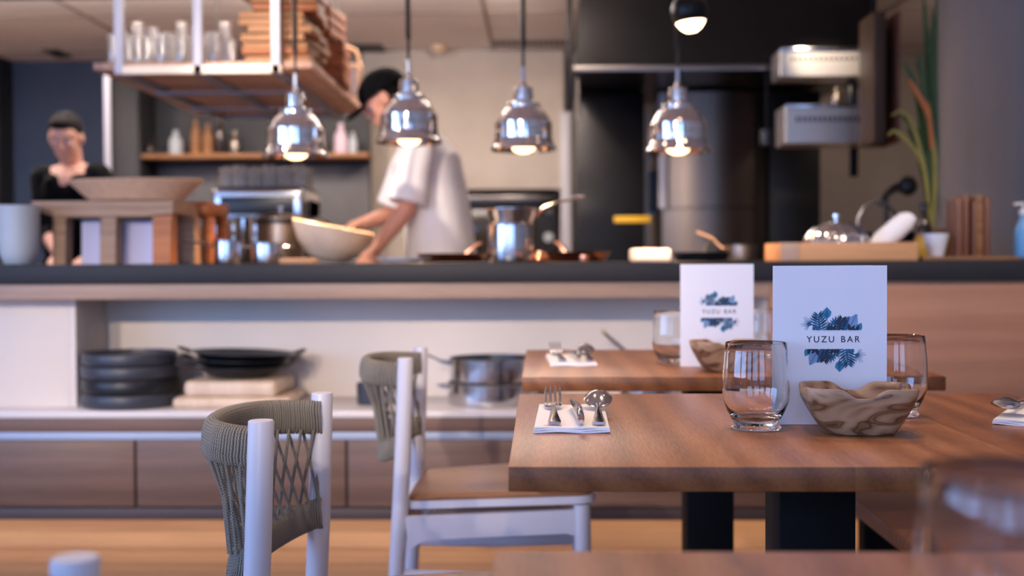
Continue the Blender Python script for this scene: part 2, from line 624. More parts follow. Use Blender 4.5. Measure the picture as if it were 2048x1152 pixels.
def wall_with_windows(name, axis, pos, thick, a0, a1, wins, label):
    b = NB()
    z0, z1 = 0.55, 2.35
    def bx(u0, u1, v0, v1):
        if u1 - u0 < 1e-4:
            return
        if axis == 'Y':
            box(b, u0, u1, pos - thick, pos, v0, v1)
        else:
            box(b, pos - thick, pos, u0, u1, v0, v1)
    cur = a0
    for c, w_ in sorted(wins):
        bx(cur, c - w_ / 2, 0, ZC)
        bx(c - w_ / 2, c + w_ / 2, 0, z0)
        bx(c - w_ / 2, c + w_ / 2, z1, ZC)
        cur = c + w_ / 2
    bx(cur, a1, 0, ZC)
    struct(name, b, M_['wallpaint'], label=label)


wall_with_windows('wall_rear', 'Y', YB, 0.15, XL, XR, WIN_REAR, 'dining room wall with the street windows')
wall_with_windows('wall_left', 'X', XL, 0.15, YB, YF, WIN_LEFT, 'left dining room wall')
struct('wall_right', box(NB(), XR, XR + 0.15, YB, YF, 0, ZC), M_['wallpaint'], label='right wall')
k = 0
for axis, wins in (('Y', WIN_REAR), ('X', WIN_LEFT)):
    for c, w_ in wins:
        k += 1
        b = NB()
        for u in (-w_ / 2 + 0.025, -w_ / 6, w_ / 6, w_ / 2 - 0.025):
            box(b, u - 0.018, u + 0.018, -0.02, 0.03, 0.55, 2.35)
        for z in (0.58, 1.55, 2.32):
            box(b, -w_ / 2, w_ / 2, -0.02, 0.03, z - 0.018, z + 0.018)
        if axis == 'Y':
            o = struct('window_%d' % k, b, M_['black'], loc=(c, YB + 0.06, 0), label='dark framed street window')
        else:
            o = struct('window_%d' % k, b, M_['black'], loc=(XL + 0.06, c, 0), rot=(0, 0, R(90)), label='dark framed side window')
# navy painted wall section and black jamb at far left
xa, xb = at(28, 300, YF - 0.06).x, at(222, 300, YF - 0.06).x
struct('wall_navy', box(NB(), xa, xb, YF - 0.06, YF - 0.002, 0, ZC - 0.002), M_['navy'], label='navy painted wall section behind the dark haired cook')
struct('wall_dark', box(NB(), XL + 0.002, xa, YF - 0.30, YF - 0.002, 0, ZC - 0.002), M_['darkwall'], label='near black wall at the far left')
# concrete pillar at the right
xp = at(1874, 300, 4.75).x
PR, PY = 0.42, 5.1
kx = xp / 4.75
struct('pillar', lathe(NB(), [(0, 0), (PR, 0), (PR, ZC - 0.002), (0, ZC - 0.002)], 72), M_['conc2'], loc=(kx * PY + PR * math.sqrt(1 + kx * kx), PY, 0), label='round grey concrete pillar behind the right end of the bar')

# ceiling fittings
def ceiling_pt(px, py):
    d = cam_rot @ Vector(((px - 1024) / F, -(py - 576) / F, -1.0))
    t = (ZC - CAMZ) / d.z
    return Vector((d.x * t, d.y * t, ZC))


def vent(px0, px1, py, label, n=8, depth=0.16):
    a, b_ = ceiling_pt(px0, py), ceiling_pt(px1, py)
    L = b_.x - a.x
    t = thing('ceiling_vent', label, 'air vent', (a.x, a.y, ZC - 0.004), 0)
    fr = NB()
    box(fr, 0, L, 0, depth, -0.006, 0)
    obj('vent_frame', fr, M_['groove'], t)
    s = NB()
    for i in range(n):
        x = L * (i + 0.5) / n
        box(s, x - L / n * 0.3, x + L / n * 0.3, 0.02, depth - 0.02, -0.016, -0.005)
    obj('vent_slats', s, M_['darkmetal'], t)


vent(690, 762, 86, 'small slatted air vent in the ceiling above the chef', 8, 0.3)
vent(985, 1135, 79, 'long thin slot vent in the ceiling beside the extractor hood', 14, 0.16)
vent(80, 112, 96, 'short dark slot vent in the ceiling at the far left', 3, 0.3)
p = ceiling_pt(876, 92)
t = thing('smoke_detector', 'small beige smoke detector on the ceiling between two pendant cords', 'smoke detector', p)
obj('housing', lathe(NB(), [(0, -0.05), (0.03, -0.05), (0.055, -0.035), (0.06, 0)], 24), mat('beige_plastic', srgb(214, 184, 150), 0.5), t)
obj('sensor', ball(NB(), (0, 0, -0.052), 0.016, 12), M_['white'], t)

# fixtures of the ceiling downlights
proto = None
for i, (x, y, p_) in enumerate(DINING_SPOTS + [(x_, y_, 0) for y_ in (-1.6, -0.2, 1.0, 3.1) for x_ in (-2.9, -1.2, 0.9, 2.1)]):
    where = 'dining side' if i < len(DINING_SPOTS) else 'kitchen side'
    if proto is None:
        proto = thing('downlight_fitting', 'recessed round ceiling downlight', 'ceiling light', (x, y, ZC), 0, 'recessed ceiling downlights')
        obj('ring', lathe(NB(), [(0.05, 0), (0.062, 0), (0.06, -0.008), (0.048, -0.008)], 24, close=True), M_['white'], proto)
        obj('lens', lathe(NB(), [(0, -0.004), (0.030, -0.004), (0.046, -0.003)], 24), emit_mat('downlight_lens', (1.0, 0.74, 0.50, 1), 26), proto)
    else:
        dup(proto, (x, y, ZC), 0)

for x, y, p_ in KITCHEN_FILL:
    pass
t = thing('added_fill_bar', 'slim unseen light bar added above the hanging rack to brighten the ceiling', 'ceiling light', (-1.75, 5.6, 0))  # body for the added fill light
obj('fill_bar_body', box(NB(), -1.87, 1.87, -0.035, 0.035, 2.24, 2.27, 0.003), M_['black'], t)
for x in (-1.7, 1.7):
    obj('suspension_wire', tube(NB(), [(x, 0, 2.27), (x, 0, ZC)], 0.002, 6), M_['black'], t)

# ================================================================== BAR
CF = 3.60                                  # front plane of the bar
CX0, CX1 = -2.5, 2.3
NX0, NX1 = at(152, 700, CF + 0.13).x, at(1540, 700, CF).x
zt = CAMZ - 0.003                          # counter top just under eye height
slab_b = at(1024, 565, CF).z
strip_b = at(1024, 596, CF).z
shelf_t = at(1024, 822, CF).z
shelf_e = at(1024, 835, CF).z
shelf_b = at(1024, 864, CF).z
alu_b = at(1024, 882, CF).z
dr_b = at(1024, 1017, CF).z
rail_b = at(1024, 1041, CF).z
t = thing('bar_counter', 'long bar with a charcoal stone worktop, open cream niche and walnut drawer fronts', 'bar counter', (0, CF, 0))
obj('worktop', box(NB(), CX0, CX1, 0, 1.0, slab_b, zt, 0.003), M_['slab'], t)
obj('edge_strip', box(NB(), CX0, NX1 + 0.0, 0.012, 0.14, strip_b, slab_b - 0.0005, 0.002), M_['strip'], t)
# niche carcass
obj('niche_back', box(NB(), NX0, NX1, 0.40, 0.42, shelf_t, strip_b + 0.06), M_['cream'], t)
obj('niche_side', box(NB(), NX0 - 0.02, NX0, 0.13, 0.42, shelf_t, strip_b + 0.06, 0.001), M_['cream'], t)
obj('niche_side', box(NB(), NX1, NX1 + 0.02, 0.05, 0.42, shelf_t, strip_b + 0.06, 0.001), M_['cream'], t)
obj('front_panel', box(NB(), CX0, NX0 - 0.0205, 0.13, 0.16, shelf_t, strip_b + 0.06, 0.001), M_['cream'], t)
obj('front_panel', box(NB(), NX1, CX1, 0.012, 0.045, rail_b, slab_b - 0.0005, 0.001), M_['panel'], t)
obj('display_shelf', box(NB(), CX0, NX1, 0.0, 0.42, shelf_e, shelf_t, 0.002), M_['shelf'], t)
obj('shelf_apron', box(NB(), CX0, NX1, 0.008, 0.05, shelf_b, shelf_e - 0.0005, 0.001), M_['drawer'], t)
obj('grip_channel', box(NB(), CX0, NX1, 0.022, 0.05, alu_b, shelf_b - 0.0005, 0.002), M_['alu'], t)
seams = [at(px, 940, CF).x for px in (-156, 268, 692, 1116, 1540)]
seams = [CX0] + seams[0:4] + [NX1]
for a, b_ in zip(seams, seams[1:]):
    if b_ - a > 0.02:
        obj('drawer', box(NB(), a + 0.004, b_ - 0.004, 0.012, 0.03, dr_b + 0.002, alu_b - 0.001, 0.0015), M_['drawer'], t)
obj('carcass', box(NB(), CX0, NX1, 0.035, 0.95, rail_b + 0.01, shelf_e - 0.03), M_['rail'], t)
obj('base_rail', box(NB(), CX0, NX1, 0.004, 0.05, rail_b, dr_b - 0.002, 0.001), M_['rail'], t)
obj('rear_panel', box(NB(), CX0, CX1, 0.93, 0.96, 0.0, slab_b - 0.001), M_['rail'], t)
obj('plinth', box(NB(), CX0, CX1, 0.33, 0.36, 0.0, rail_b + 0.02), M_['kick'], t)
obj('led_profile', box(NB(), CX0 + 0.1, CX1 - 0.1, 0.19, 0.21, rail_b - 0.012, rail_b), emit_mat('warm_led', (1.0, 0.60, 0.30, 1), 3), t)


# ================================================================== TABLES
TZ = 0.745
def table(y0, y1, label):
    t = thing('dining_table', label, 'table', (0.365, (y0 + y1) / 2, 0), 0, None)
    h = (y1 - y0) / 2
    obj('tabletop', box(NB(), -0.40, 0.40, -h, h, TZ - 0.0275, TZ, 0.0022, 2), M_['table'], t)
    obj('pedestal', box(NB(), -0.05, 0.05, -0.05, 0.05, 0.012, TZ - 0.036, 0.002), M_['black'], t)
    obj('mounting_plate', box(NB(), -0.22, 0.22, -0.2, 0.2, TZ - 0.036, TZ - 0.0277), M_['black'], t)
    obj('base_plate', box(NB(), -0.22, 0.22, -0.22, 0.22, 0, 0.012, 0.003), M_['black'], t)
    return t


table(1.25, 1.94, 'oak table in focus with thick end-grain edge, fork and spoon set at its left')
table(2.22, 2.91, 'second oak table behind the sharp one, out of focus')
table(0.195, 0.885, 'blurred oak tabletop at the bottom edge of the frame')

t = thing('bench', 'low wooden bench seat showing under the right side of the sharp oak table', 'bench', (0.66, 0.9, 0))
obj('seat', box(NB(), 0, 0.42, 0, 2.3, 0.425, 0.46, 0.008), M_['darkwood'], t)
for y in (0.2, 2.0):
    obj('support', box(NB(), 0.14, 0.36, y, y + 0.06, 0, 0.425, 0.003), M_['black'], t)


# ================================================================== CHAIRS
def rail_path(bulge, zc, dz, half=0.148, n=40):
    pts = []
    for i in range(n + 1):
        a = PI * i / n
        s = math.sin(a)
        c = math.cos(a)
        x = -bulge * (s ** 0.75 if s > 0 else 0)
        y = -half * (abs(c) ** 0.9) * (1 if c > 0 else -1)
        pts.append(Vector((x, y, zc + dz * s)))
    # resample evenly
    L = [0]
    for a, b_ in zip(pts, pts[1:]):
        L.append(L[-1] + (b_ - a).length)
    def P(u):
        d = u * L[-1]
        for i in range(len(L) - 1):
            if d <= L[i + 1] + 1e-9:
                f = (d - L[i]) / max(1e-9, L[i + 1] - L[i])
                return pts[i].lerp(pts[i + 1], f)
        return pts[-1].copy()
    return P, L[-1]


def wrapped_rail(P, length, hh, th, cord=0.0021, lean=0.0):
    """one mesh: cord wound round the rail, turn beside turn"""
    b = NB()
    n = int(length / (cord * 2.02))
    for i in range(n + 1):
        u = min(1, max(0, i / n))
        c = P(u)
        tg = (P(min(1, u + 0.01)) - P(max(0, u - 0.01)))
        tg.z = 0
        tg.normalize()
        out = Vector((tg.y, -tg.x, 0))
        if out.x > 0:
            out = -out
        upv = (Vector((0, 0, 1)) + out * lean).normalized()
        jit = random.uniform(-0.0005, 0.0005)
        ring = []
        for k in range(18):
            a = 2 * PI * k / 18
            ca, sa = math.cos(a), math.sin(a)
            x = th * (abs(ca) ** 0.8) * (1 if ca > 0 else -1)
            z = hh * (abs(sa) ** 0.75) * (1 if sa > 0 else -1)
            ring.append(c + out * x + upv * z + tg * (jit + (0.0012 if k % 18 > 8 else 0)))
        tube(b, ring, cord, 6, closed=True, uvs=True)
    return b


def core_rail(P, hh, th, n=40):
    b = bmesh.new()
    rings = []
    for i in range(n + 1):
        u = i / n
        c = P(u)
        tg = (P(min(1, u + 0.01)) - P(max(0, u - 0.01))); tg.z = 0; tg.normalize()
        out = Vector((tg.y, -tg.x, 0))
        rings.append([b.verts.new(c + out * (math.cos(2 * PI * k / 12) * th) + Vector((0, 0, math.sin(2 * PI * k / 12) * hh))) for k in range(12)])
    for A, B in zip(rings, rings[1:]):
        for k in range(12):
            b.faces.new((A[k], A[(k + 1) % 12], B[(k + 1) % 12], B[k]))
    b.faces.new(rings[0]); b.faces.new(list(reversed(rings[-1])))
    bmesh.ops.recalc_face_normals(b, faces=b.faces[:])
    return b


def make_chair(label):
    t = thing('dining_chair', label, 'chair', (0, 0, 0), 0, None)
    H = 0.76
    for s in (-1, 1):
        b = NB()
        pts = [(0.0, s * 0.16, H), (0.0, s * 0.16, H - 0.0018), (-0.006, s * 0.161, 0.58), (-0.014, s * 0.163, 0.42), (-0.028, s * 0.168, 0.2), (-0.045, s * 0.172, 0.0)]
        tube(b, pts, [0.0155, 0.0168, 0.0175, 0.0175, 0.0165, 0.0135], 24)
        obj('back_post', b, M_['frame'], t, angle=35)
        b = NB()
        tube(b, [(0.375, s * 0.180, 0.452), (0.378, s * 0.181, 0.3), (0.392, s * 0.186, 0.0)], [0.018, 0.0165, 0.012], 20)
        obj('front_leg', b, M_['frame'], t)
    # seat, tilted slightly back: rim frame + timber panel
    Mt = T(0, 0, 0.436) @ Matrix.Rotation(R(-3.0), 4, 'Y')
    def outline(g=0.0):
        pts = []
        cs = [(0.00, -0.165 + 0, 0.03), (0.405, -0.205, 0.045), (0.405, 0.205, 0.045), (0.00, 0.165, 0.03)]
        ctr = Vector((0.2, 0))
        n = 4
        for i in range(n):
            p0 = Vector(cs[i - 1][:2]); p1 = Vector(cs[i][:2]); p2 = Vector(cs[(i + 1) % n][:2]); r = cs[i][2]
            a = p1 + (p0 - p1).normalized() * r
            c = p1 + (p2 - p1).normalized() * r
            for k in range(7):
                f = k / 6
                q = a * (1 - f) ** 2 + p1 * 2 * f * (1 - f) + c * f * f
                q = ctr + (q - ctr) * (1 - g)
                pts.append((q.x, q.y))
        return pts
    b = prism(NB(), outline(0.0), 0.0, 0.016, 'XY', Mt)
    obj('seat_rim', b, M_['frame'], t)
    b = bmesh.new()
    prev = None
    for g_, z in ((0.0, 0.0), (0.0, 0.006), (0.03, 0.012), (0.10, 0.0135), (0.5, 0.006)):
        ring = [b.verts.new((x, y, z)) for x, y in outline(g_ + 0.02)]
        if prev:
            for i in range(len(ring)):
                b.faces.new((prev[i], prev[(i + 1) % len(ring)], ring[(i + 1) % len(ring)], ring[i]))
        else:
            b.faces.new(list(reversed(ring)))
        prev = ring
    b.faces.new(prev)
    bb = NB(); merge(bb, b, T(0, 0, 0.0) @ Mt @ T(0, 0, 0.0165))
    obj('seat', bb, M_['seatwood'], t)
    # aprons
    for s in (-1, 1):
        b = NB()
        poly = [(0.0, 0.0), (0.375, 0.0), (0.375, -0.062), (0.34, -0.050), (0.04, -0.050), (0.0, -0.07)]
        prism(b, poly, -0.009, 0.009, 'XZ', Mt @ T(0, s * 0.172, -0.014) @ Matrix.Rotation(s * R(1.5), 4, 'Z'))
        obj('side_apron', b, M_['frame'], t)
    obj('front_apron', box(NB(), 0.366, 0.384, -0.178, 0.178, -0.055, -0.012, 0.002, M=Mt), M_['frame'], t)
    obj('rear_apron', box(NB(), -0.018, 0.0, -0.163, 0.163, -0.065, -0.002, 0.002, M=Mt), M_['frame'], t)
    for s in (-1, 1):
        b = NB()
        tube(b, [(-0.022, s * 0.166, 0.292), (0.18, s * 0.172, 0.288), (0.378, s * 0.181, 0.292)], 0.0105, 12, flat=(1.5, 0.8))
        obj('stretcher', b, M_['frame'], t)
    # backrest rails, wound with cord
    Pu, Lu = rail_path(0.106, 0.722, 0.006)
    Pl, Ll = rail_path(0.068, 0.572, -0.026)
    o = obj('top_rail', core_rail(Pu, 0.0225, 0.009), M_['frame'], t)
    obj('cord_winding', wrapped_rail(Pu, Lu, 0.0255, 0.0118, lean=-0.10), M_['rope'], o)
    o = obj('lower_rail', core_rail(Pl, 0.0205, 0.008), M_['frame'], t)
    obj('cord_winding', wrapped_rail(Pl, Ll, 0.0235, 0.0105, lean=-0.12), M_['rope'], o)
    def outw(P, u):
        tg = P(min(1, u + 0.01)) - P(max(0, u - 0.01)); tg.z = 0; tg.normalize()
        o_ = Vector((tg.y, -tg.x, 0))
        return -o_ if o_.x > 0 else o_
    N = 20
    for i in range(N):
        u = 0.02 + 0.96 * i / (N - 1)
        for d in (-1, 1):
            v = u + d * 0.070
            if v < 0.0 or v > 1.0:
                v = min(0.99, max(0.01, v))
            side = 0.009 * d
            a = Pu(u) + outw(Pu, u) * side + Vector((0, 0, -0.018))
            m = Pu(u).lerp(Pl(v), 0.5) + outw(Pu, u) * side * 0.3
            c = Pl(v) + outw(Pl, v) * (-side) + Vector((0, 0, 0.018))
            pts = [a.lerp(c, f / 6) for f in range(7)]
            b = NB()
            tube(b, pts, 0.0025, 7, uvs=True)
            obj('cord', b, M_['rope'], t)
    return t


ch = make_chair('pale chair with taupe cord back in sharp focus, nearest whole backrest to the camera')
ch.location = (-0.3535, 1.67, 0)
ch.rotation_euler.z = R(-3.6)
dup(ch, (-0.288, 2.65, 0), 0, 'pale chair with cord back and timber seat, pushed under the second table')
dup(ch, (-0.325, 0.645, 0), 0, 'blurred pale chair of which only a post top shows at the bottom left corner')


# ================================================================== TABLE SETTINGS
def glass_bm(r=0.043, h=0.113):
    out = [(0, 0), (0.030, 0), (0.0325, 0.001), (0.0325, 0.0035), (0.0300, 0.0055), (0.0292, 0.0070), (0.0315, 0.0125), (0.0375, 0.024), (0.0425, 0.038), (0.0435, 0.052), (0.0425, 0.078), (0.0405, 0.100), (0.0392, h - 0.0006), (0.0386, h)]
    inn = [(0.0380, h - 0.0006), (0.0391, 0.100), (0.0411, 0.078), (0.0421, 0.052), (0.0411, 0.039), (0.0362, 0.0265), (0.0285, 0.0165), (0.018, 0.0128), (0, 0.012)]
    b = NB()
    lathe(b, [(a * r / 0.043, z) for a, z in out + inn], 72)
    return b


def tumbler(loc, label, name='water_glass'):
    return single(name, glass_bm(), M_['glass'], label, 'glass', loc)


g1 = tumbler((0.281, 1.53, TZ + 0.0004), 'clear stemless water glass left of the menu card in sharp focus')
for loc, lab in (((0.501, 1.66, TZ + 0.0004), 'clear water glass to the right of the sharp menu card, behind the wooden bowl'),
                 ((0.282, 2.50, TZ + 0.0004), 'clear water glass left of the blurred rear menu card'),
                 ((0.500, 2.60, TZ + 0.0004), 'clear water glass between the two menu cards, half hidden by the sharp one'),
                 ((0.236, 0.60, TZ + 0.0004), 'large blurred water glass in the bottom right corner')):
    dup(g1, loc, 0.3, lab)


def olive_mat():
    t = NT('olive_wood')
    tc = t.n('ShaderNodeTexCoord')
    mp = t.n('ShaderNodeMapping')
    mp.inputs['Scale'].default_value = (9, 9, 24)
    mp.inputs['Location'].default_value = (0.3, 0, 0.2)
    t.l(tc.outputs['Object'], mp.inputs['Vector'])
    n = t.n('ShaderNodeTexNoise')
    n.inputs['Scale'].default_value = 1.0
    n.inputs['Detail'].default_value = 2.5
    n.inputs['Distortion'].default_value = 1.0
    t.l(mp.outputs[0], n.inputs['Vector'])
    bands = t.math('SINE', t.math('MULTIPLY', n.outputs['Fac'], 30))
    rp = t.n('ShaderNodeValToRGB')
    e = rp.color_ramp.elements
    e[0].position, e[0].color = 0.0, srgb(136, 98, 68)
    e[1].position, e[1].color = 1.0, srgb(184, 148, 114)
    for p_, c in ((0.12, srgb(92, 58, 36)), (0.24, srgb(140, 102, 72)), (0.6, srgb(168, 130, 96))):
        x = e.new(p_); x.color = c
    t.l(t.math('ADD', t.math('MULTIPLY', bands, 0.5), 0.5), rp.inputs['Fac'])
    n2 = t.n('ShaderNodeTexNoise')
    n2.inputs['Scale'].default_value = 14
    t.l(tc.outputs['Object'], n2.inputs['Vector'])
    mx = t.n('ShaderNodeMix', data_type='RGBA', blend_type='MULTIPLY')
    mx.inputs['Factor'].default_value = 0.55
    t.l(rp.outputs[0], mx.inputs['A'])
    r2 = t.n('ShaderNodeValToRGB')
    r2.color_ramp.elements[0].color = (0.35, 0.3, 0.26, 1)
    r2.color_ramp.elements[0].position = 0.3
    r2.color_ramp.elements[1].position = 0.6
    t.l(n2.outputs['Fac'], r2.inputs['Fac'])
    t.l(r2.outputs[0], mx.inputs['B'])
    t.l(mx.outputs['Result'], t.b.inputs['Base Color'])
    t.b.inputs['Roughness'].default_value = 0.38
    return t.m


M_['olive'] = olive_mat()


def wood_bowl():
    """hand-cut square bowl: four raised corners, dipped sides"""
    b = bmesh.new()
    n = 96
    def ring(ax, ay, z_side, z_corner, e, zf=None):
        vs = []
        for i in range(n):
            a = 2 * PI * i / n + PI / 4
            c, s = math.cos(a), math.sin(a)
            k = (abs(c) ** e + abs(s) ** e) ** (-1 / e)
            x, y = c * k * ax, s * k * ay
            w_ = abs(math.sin(2 * a)) ** 2.2            # 1 at corners
            w_ = min(1.0, max(0.0, (abs(math.sin(2 * a)) - 0.22) / 0.56))
            w_ = w_ * w_ * (3 - 2 * w_)
            z = z_side + (z_corner - z_side) * w_
            vs.append(b.verts.new((x, y, z)))
        return vs
    rs = [ring(0.040, 0.032, 0, 0, 4), ring(0.044, 0.036, 0.0015, 0.0015, 4), ring(0.053, 0.043, 0.015, 0.0155, 4.4),
          ring(0.0625, 0.050, 0.030, 0.033, 4.8), ring(0.0685, 0.0545, 0.041, 0.047, 5), ring(0.0705, 0.0560, 0.0455, 0.0565, 5),
          ring(0.0695, 0.0550, 0.0480, 0.0595, 5), ring(0.0655, 0.0510, 0.0485, 0.0600, 5), ring(0.0620, 0.0480, 0.0470, 0.0570, 5),
          ring(0.0570, 0.0440, 0.038, 0.042, 4.6), ring(0.048, 0.037, 0.022, 0.023, 4), ring(0.032, 0.025, 0.0115, 0.0115, 3), ring(0.010, 0.008, 0.010, 0.010, 2)]
    for A, B in zip(rs, rs[1:]):
        for i in range(n):
            b.faces.new((A[i], A[(i + 1) % n], B[(i + 1) % n], B[i]))
    b.faces.new(list(reversed(rs[0])))
    b.faces.new(rs[-1])
    bmesh.ops.recalc_face_normals(b, faces=b.faces[:])
    return b


bw = single('wooden_bowl', wood_bowl(), M_['olive'], 'square olive wood bowl with dipped sides in front of the sharp menu card', 'bowl', (0.404, 1.498, TZ + 0.0004), (0, 0, R(-6)), angle=50)
dup(bw, (0.372, 2.34, TZ + 0.0004), R(4), 'blurred square olive wood bowl on the second table')


# ---- menu cards with printed leaves
def leaf_poly(L, W, n=14, tip=1.0):
    pts = []
    for i in range(n + 1):
        f = i / n
        pts.append((f * L, W * math.sin(PI * f ** 0.85) ** tip))
    return pts + [(x, -y) for x, y in reversed(pts[1:-1])]


def add_poly(bm, poly, x, z, ang, y, mi, clip_z=None):
    c, s = math.cos(ang), math.sin(ang)
    P = [(x + px * c - pz * s, z + px * s + pz * c) for px, pz in poly]
    if clip_z is not None:                      # leaves are cut off along the straight print edge
        out = []
        m = len(P)
        for i in range(m):
            a, b_ = P[i], P[(i + 1) % m]
            ina, inb = a[1] >= clip_z, b_[1] >= clip_z
            if ina:
                out.append(a)
            if ina != inb:
                f = (clip_z - a[1]) / (b_[1] - a[1])
                out.append((a[0] + (b_[0] - a[0]) * f, clip_z))
        P = out
    if len(P) < 3:
        return
    try:
        f = bm.faces.new([bm.verts.new((q[0], y, q[1])) for q in P])
        f.material_index = mi
    except ValueError:
        pass


def leaf_cluster(bm, flip):
    """units: mm in the card plane, origin at the card's lettering centre; upper bouquet, turned 180 degrees for the lower one"""
    b = bmesh.new()
    base = 12.5
    lay = [0]
    def A(poly, x, z, deg, mi, clip=True):
        lay[0] += 1
        add_poly(b, poly, x, z, R(deg), -0.02 * lay[0], mi, base if clip else None)
    stroke = lambda L, w_=0.5: [(0, -w_), (L, -w_ * 0.5), (L, w_ * 0.5), (0, w_)]
    # spiky palm at the left
    for k in range(13):
        a = 55 + k * 15.5
        A(stroke(10.5 + 2.5 * math.sin(k * 1.7), 0.45), -31, 20.5, a, 1)
    A(leaf_poly(6, 2.2), -34, 20.5, 0, 1)
    # round veined leaf right (pale)
    A(leaf_poly(24, 7.2), 20, 13, 62, 3)
    for k in range(5):
        for sd in (-1, 1):
            xx = 20 + (4 + k * 4) * math.cos(R(62)); zz = 13 + (4 + k * 4) * math.sin(R(62))
            A(stroke(6 - k * 0.5, 0.3), xx, zz, 62 + sd * 38, 2)
    A(stroke(23, 0.45), 20, 13, 62, 1)
    A(leaf_poly(13, 4.4), 31, 11, 60, 2)
    # broad plain leaves mid right
    A(leaf_poly(25, 4.6), 5, 12, 50, 1)
    A(leaf_poly(22, 4.0), 11, 11, 66, 2)
    A(leaf_poly(22, 2.2), 12, 12, 62, 1)
    # top diamond leaf
    A([(0, 0), (4.8, 5.0), (10, 6.2), (16.5, 0), (10, -6.2), (4.8, -5.0)], -8.5, 27, 90, 2)
    A([(0, 0), (5, 2.6), (13, 0), (5, -2.6)], -8.5, 28, 90, 1)
    A(stroke(16, 0.5), -3, 12, 110, 1)
    # small star plant in the middle
    for k in range(7):
        A(leaf_poly(12 - abs(k - 3) * 1.3, 1.3), 3, 20, 90 + (k - 3) * 25, 1)
    # monstera leaves: fan of fingers over a body
    def monstera(x, z, deg, L, mi, mj):
        A(leaf_poly(L * 0.95, L * 0.055), x, z, deg, mi)
        for k in range(8):
            f = 0.04 + 0.80 * k / 7
            for sd in (-1, 1):
                xx = x + L * f * math.cos(R(deg)); zz = z + L * f * math.sin(R(deg))
                ll = L * 0.52 * math.sin(PI * (0.20 + 0.70 * f))
                A(leaf_poly(ll, L * 0.050), xx, zz, deg + sd * (74 - 40 * f), mi if (k + (sd > 0)) % 3 else mj)
    monstera(-17, 9, 97, 27, 1, 0)
    monstera(7, 8, 76, 23, 0, 0)
    monstera(-9, 11, 60, 12, 1, 1)
    for x in (-26, -20, -7, -3, 1, 16, 31):
        A(leaf_poly(9, 2.2), x, 11, 70 + (x * 13) % 50, 0 if x % 2 else 1)
    # dark small pair
    A(leaf_poly(11, 2.4), 22, 11, 100, 0)
    A(leaf_poly(10, 2.2), 23, 11, 55, 0)
    A(leaf_poly(9, 2.0), 24, 11, 25, 0)
    sgn = -1 if flip else 1
    S = 0.001
    bmesh.ops.transform(b, matrix=Matrix.Diagonal((S * sgn, S * 0.2, S * sgn, 1)), verts=b.verts[:])
    for f in b.faces:
        f.normal_update()
        if f.normal.y > 0:
            f.normal_flip()
    merge(bm, b)


def lettering(text, size, mt, parent, loc, rot, name='lettering', ext=0.00005, spacing=1.25, offset=0.0):
    c = bpy.data.curves.new('lettering', 'FONT')
    c.body = text
    c.size = size
    c.align_x = 'CENTER'
    c.align_y = 'CENTER'
    c.space_character = spacing
    c.space_word = 1.25
    c.extrude = ext
    c.offset = offset
    tmp = bpy.data.objects.new('tmp_text', c)
    COL.objects.link(tmp)
    bpy.context.view_layer.update()
    me = bpy.data.meshes.new_from_object(tmp.evaluated_get(bpy.context.evaluated_depsgraph_get()))
    bpy.data.objects.remove(tmp)
    me.materials.clear()
    me.materials.append(mt)
    o = bpy.data.objects.new(name, me)
    COL.objects.link(o)
    o.parent = parent
    o.location = loc
    o.rotation_euler = rot
    return o


def menu_card(loc, label, rotz=0.0):
    t = thing('menu_card', label, 'menu card', loc, rotz)
    W, H = 0.0755, 0.212
    def sheet(b, ang):
        # softly curved sheet hinged at the left edge, folded back by ang
        Mx = T(-W, 0, 0) @ Matrix.Rotation(ang, 4, 'Z')
        n = 10
        vf, vb = [], []
        for i in range(n + 1):
            x = 2 * W * i / n
            y = 0.0 if ang == 0 else 0.002 * math.sin(PI * i / n)
            vf.append([b.verts.new(Mx @ Vector((x, y - 0.0002, z))) for z in (0, H)])
            vb.append([b.verts.new(Mx @ Vector((x, y + 0.0002, z))) for z in (0, H)])
        for i in range(n):
            b.faces.new((vf[i][0], vf[i + 1][0], vf[i + 1][1], vf[i][1]))
            b.faces.new((vb[i][1], vb[i + 1][1], vb[i + 1][0], vb[i][0]))
            b.faces.new((vf[i][1], vf[i + 1][1], vb[i + 1][1], vb[i][1]))
            b.faces.new((vf[i + 1][0], vf[i][0], vb[i][0], vb[i + 1][0]))
        b.faces.new((vf[n][0], vb[n][0], vb[n][1], vf[n][1]))
        b.faces.new((vf[0][1], vb[0][1], vb[0][0], vf[0][0]))
        bmesh.ops.recalc_face_normals(b, faces=b.faces[:])
    b = bmesh.new(); sheet(b, 0)
    obj('front_cover', b, M_['card'], t, smooth=False)
    b = bmesh.new(); sheet(b, R(17))
    obj('back_cover', b, M_['card'], t, smooth=False)
    zc = 0.1135
    inks = [M_['ink1'], M_['ink2'], M_['ink3'], M_['ink4']]
    for fl in (False, True):
        b = NB()
        leaf_cluster(b, fl)
        obj('printed_leaves', b, inks, t, loc=(0.0045, -0.0003, zc), smooth=False)
    lettering('YUZU BAR', 0.0118, M_['inktext'], t, (0.0045, -0.0003, zc), (R(90), 0, 0), spacing=1.32, offset=0.00009)
    return t


mc = menu_card((0.3855, 1.566, TZ + 0.0006), 'white menu card with blue leaf print in sharp focus behind the wooden bowl')
dup(mc, (0.366, 2.43, TZ + 0.0006), R(0), 'blurred white menu card with blue leaf print on the second table')


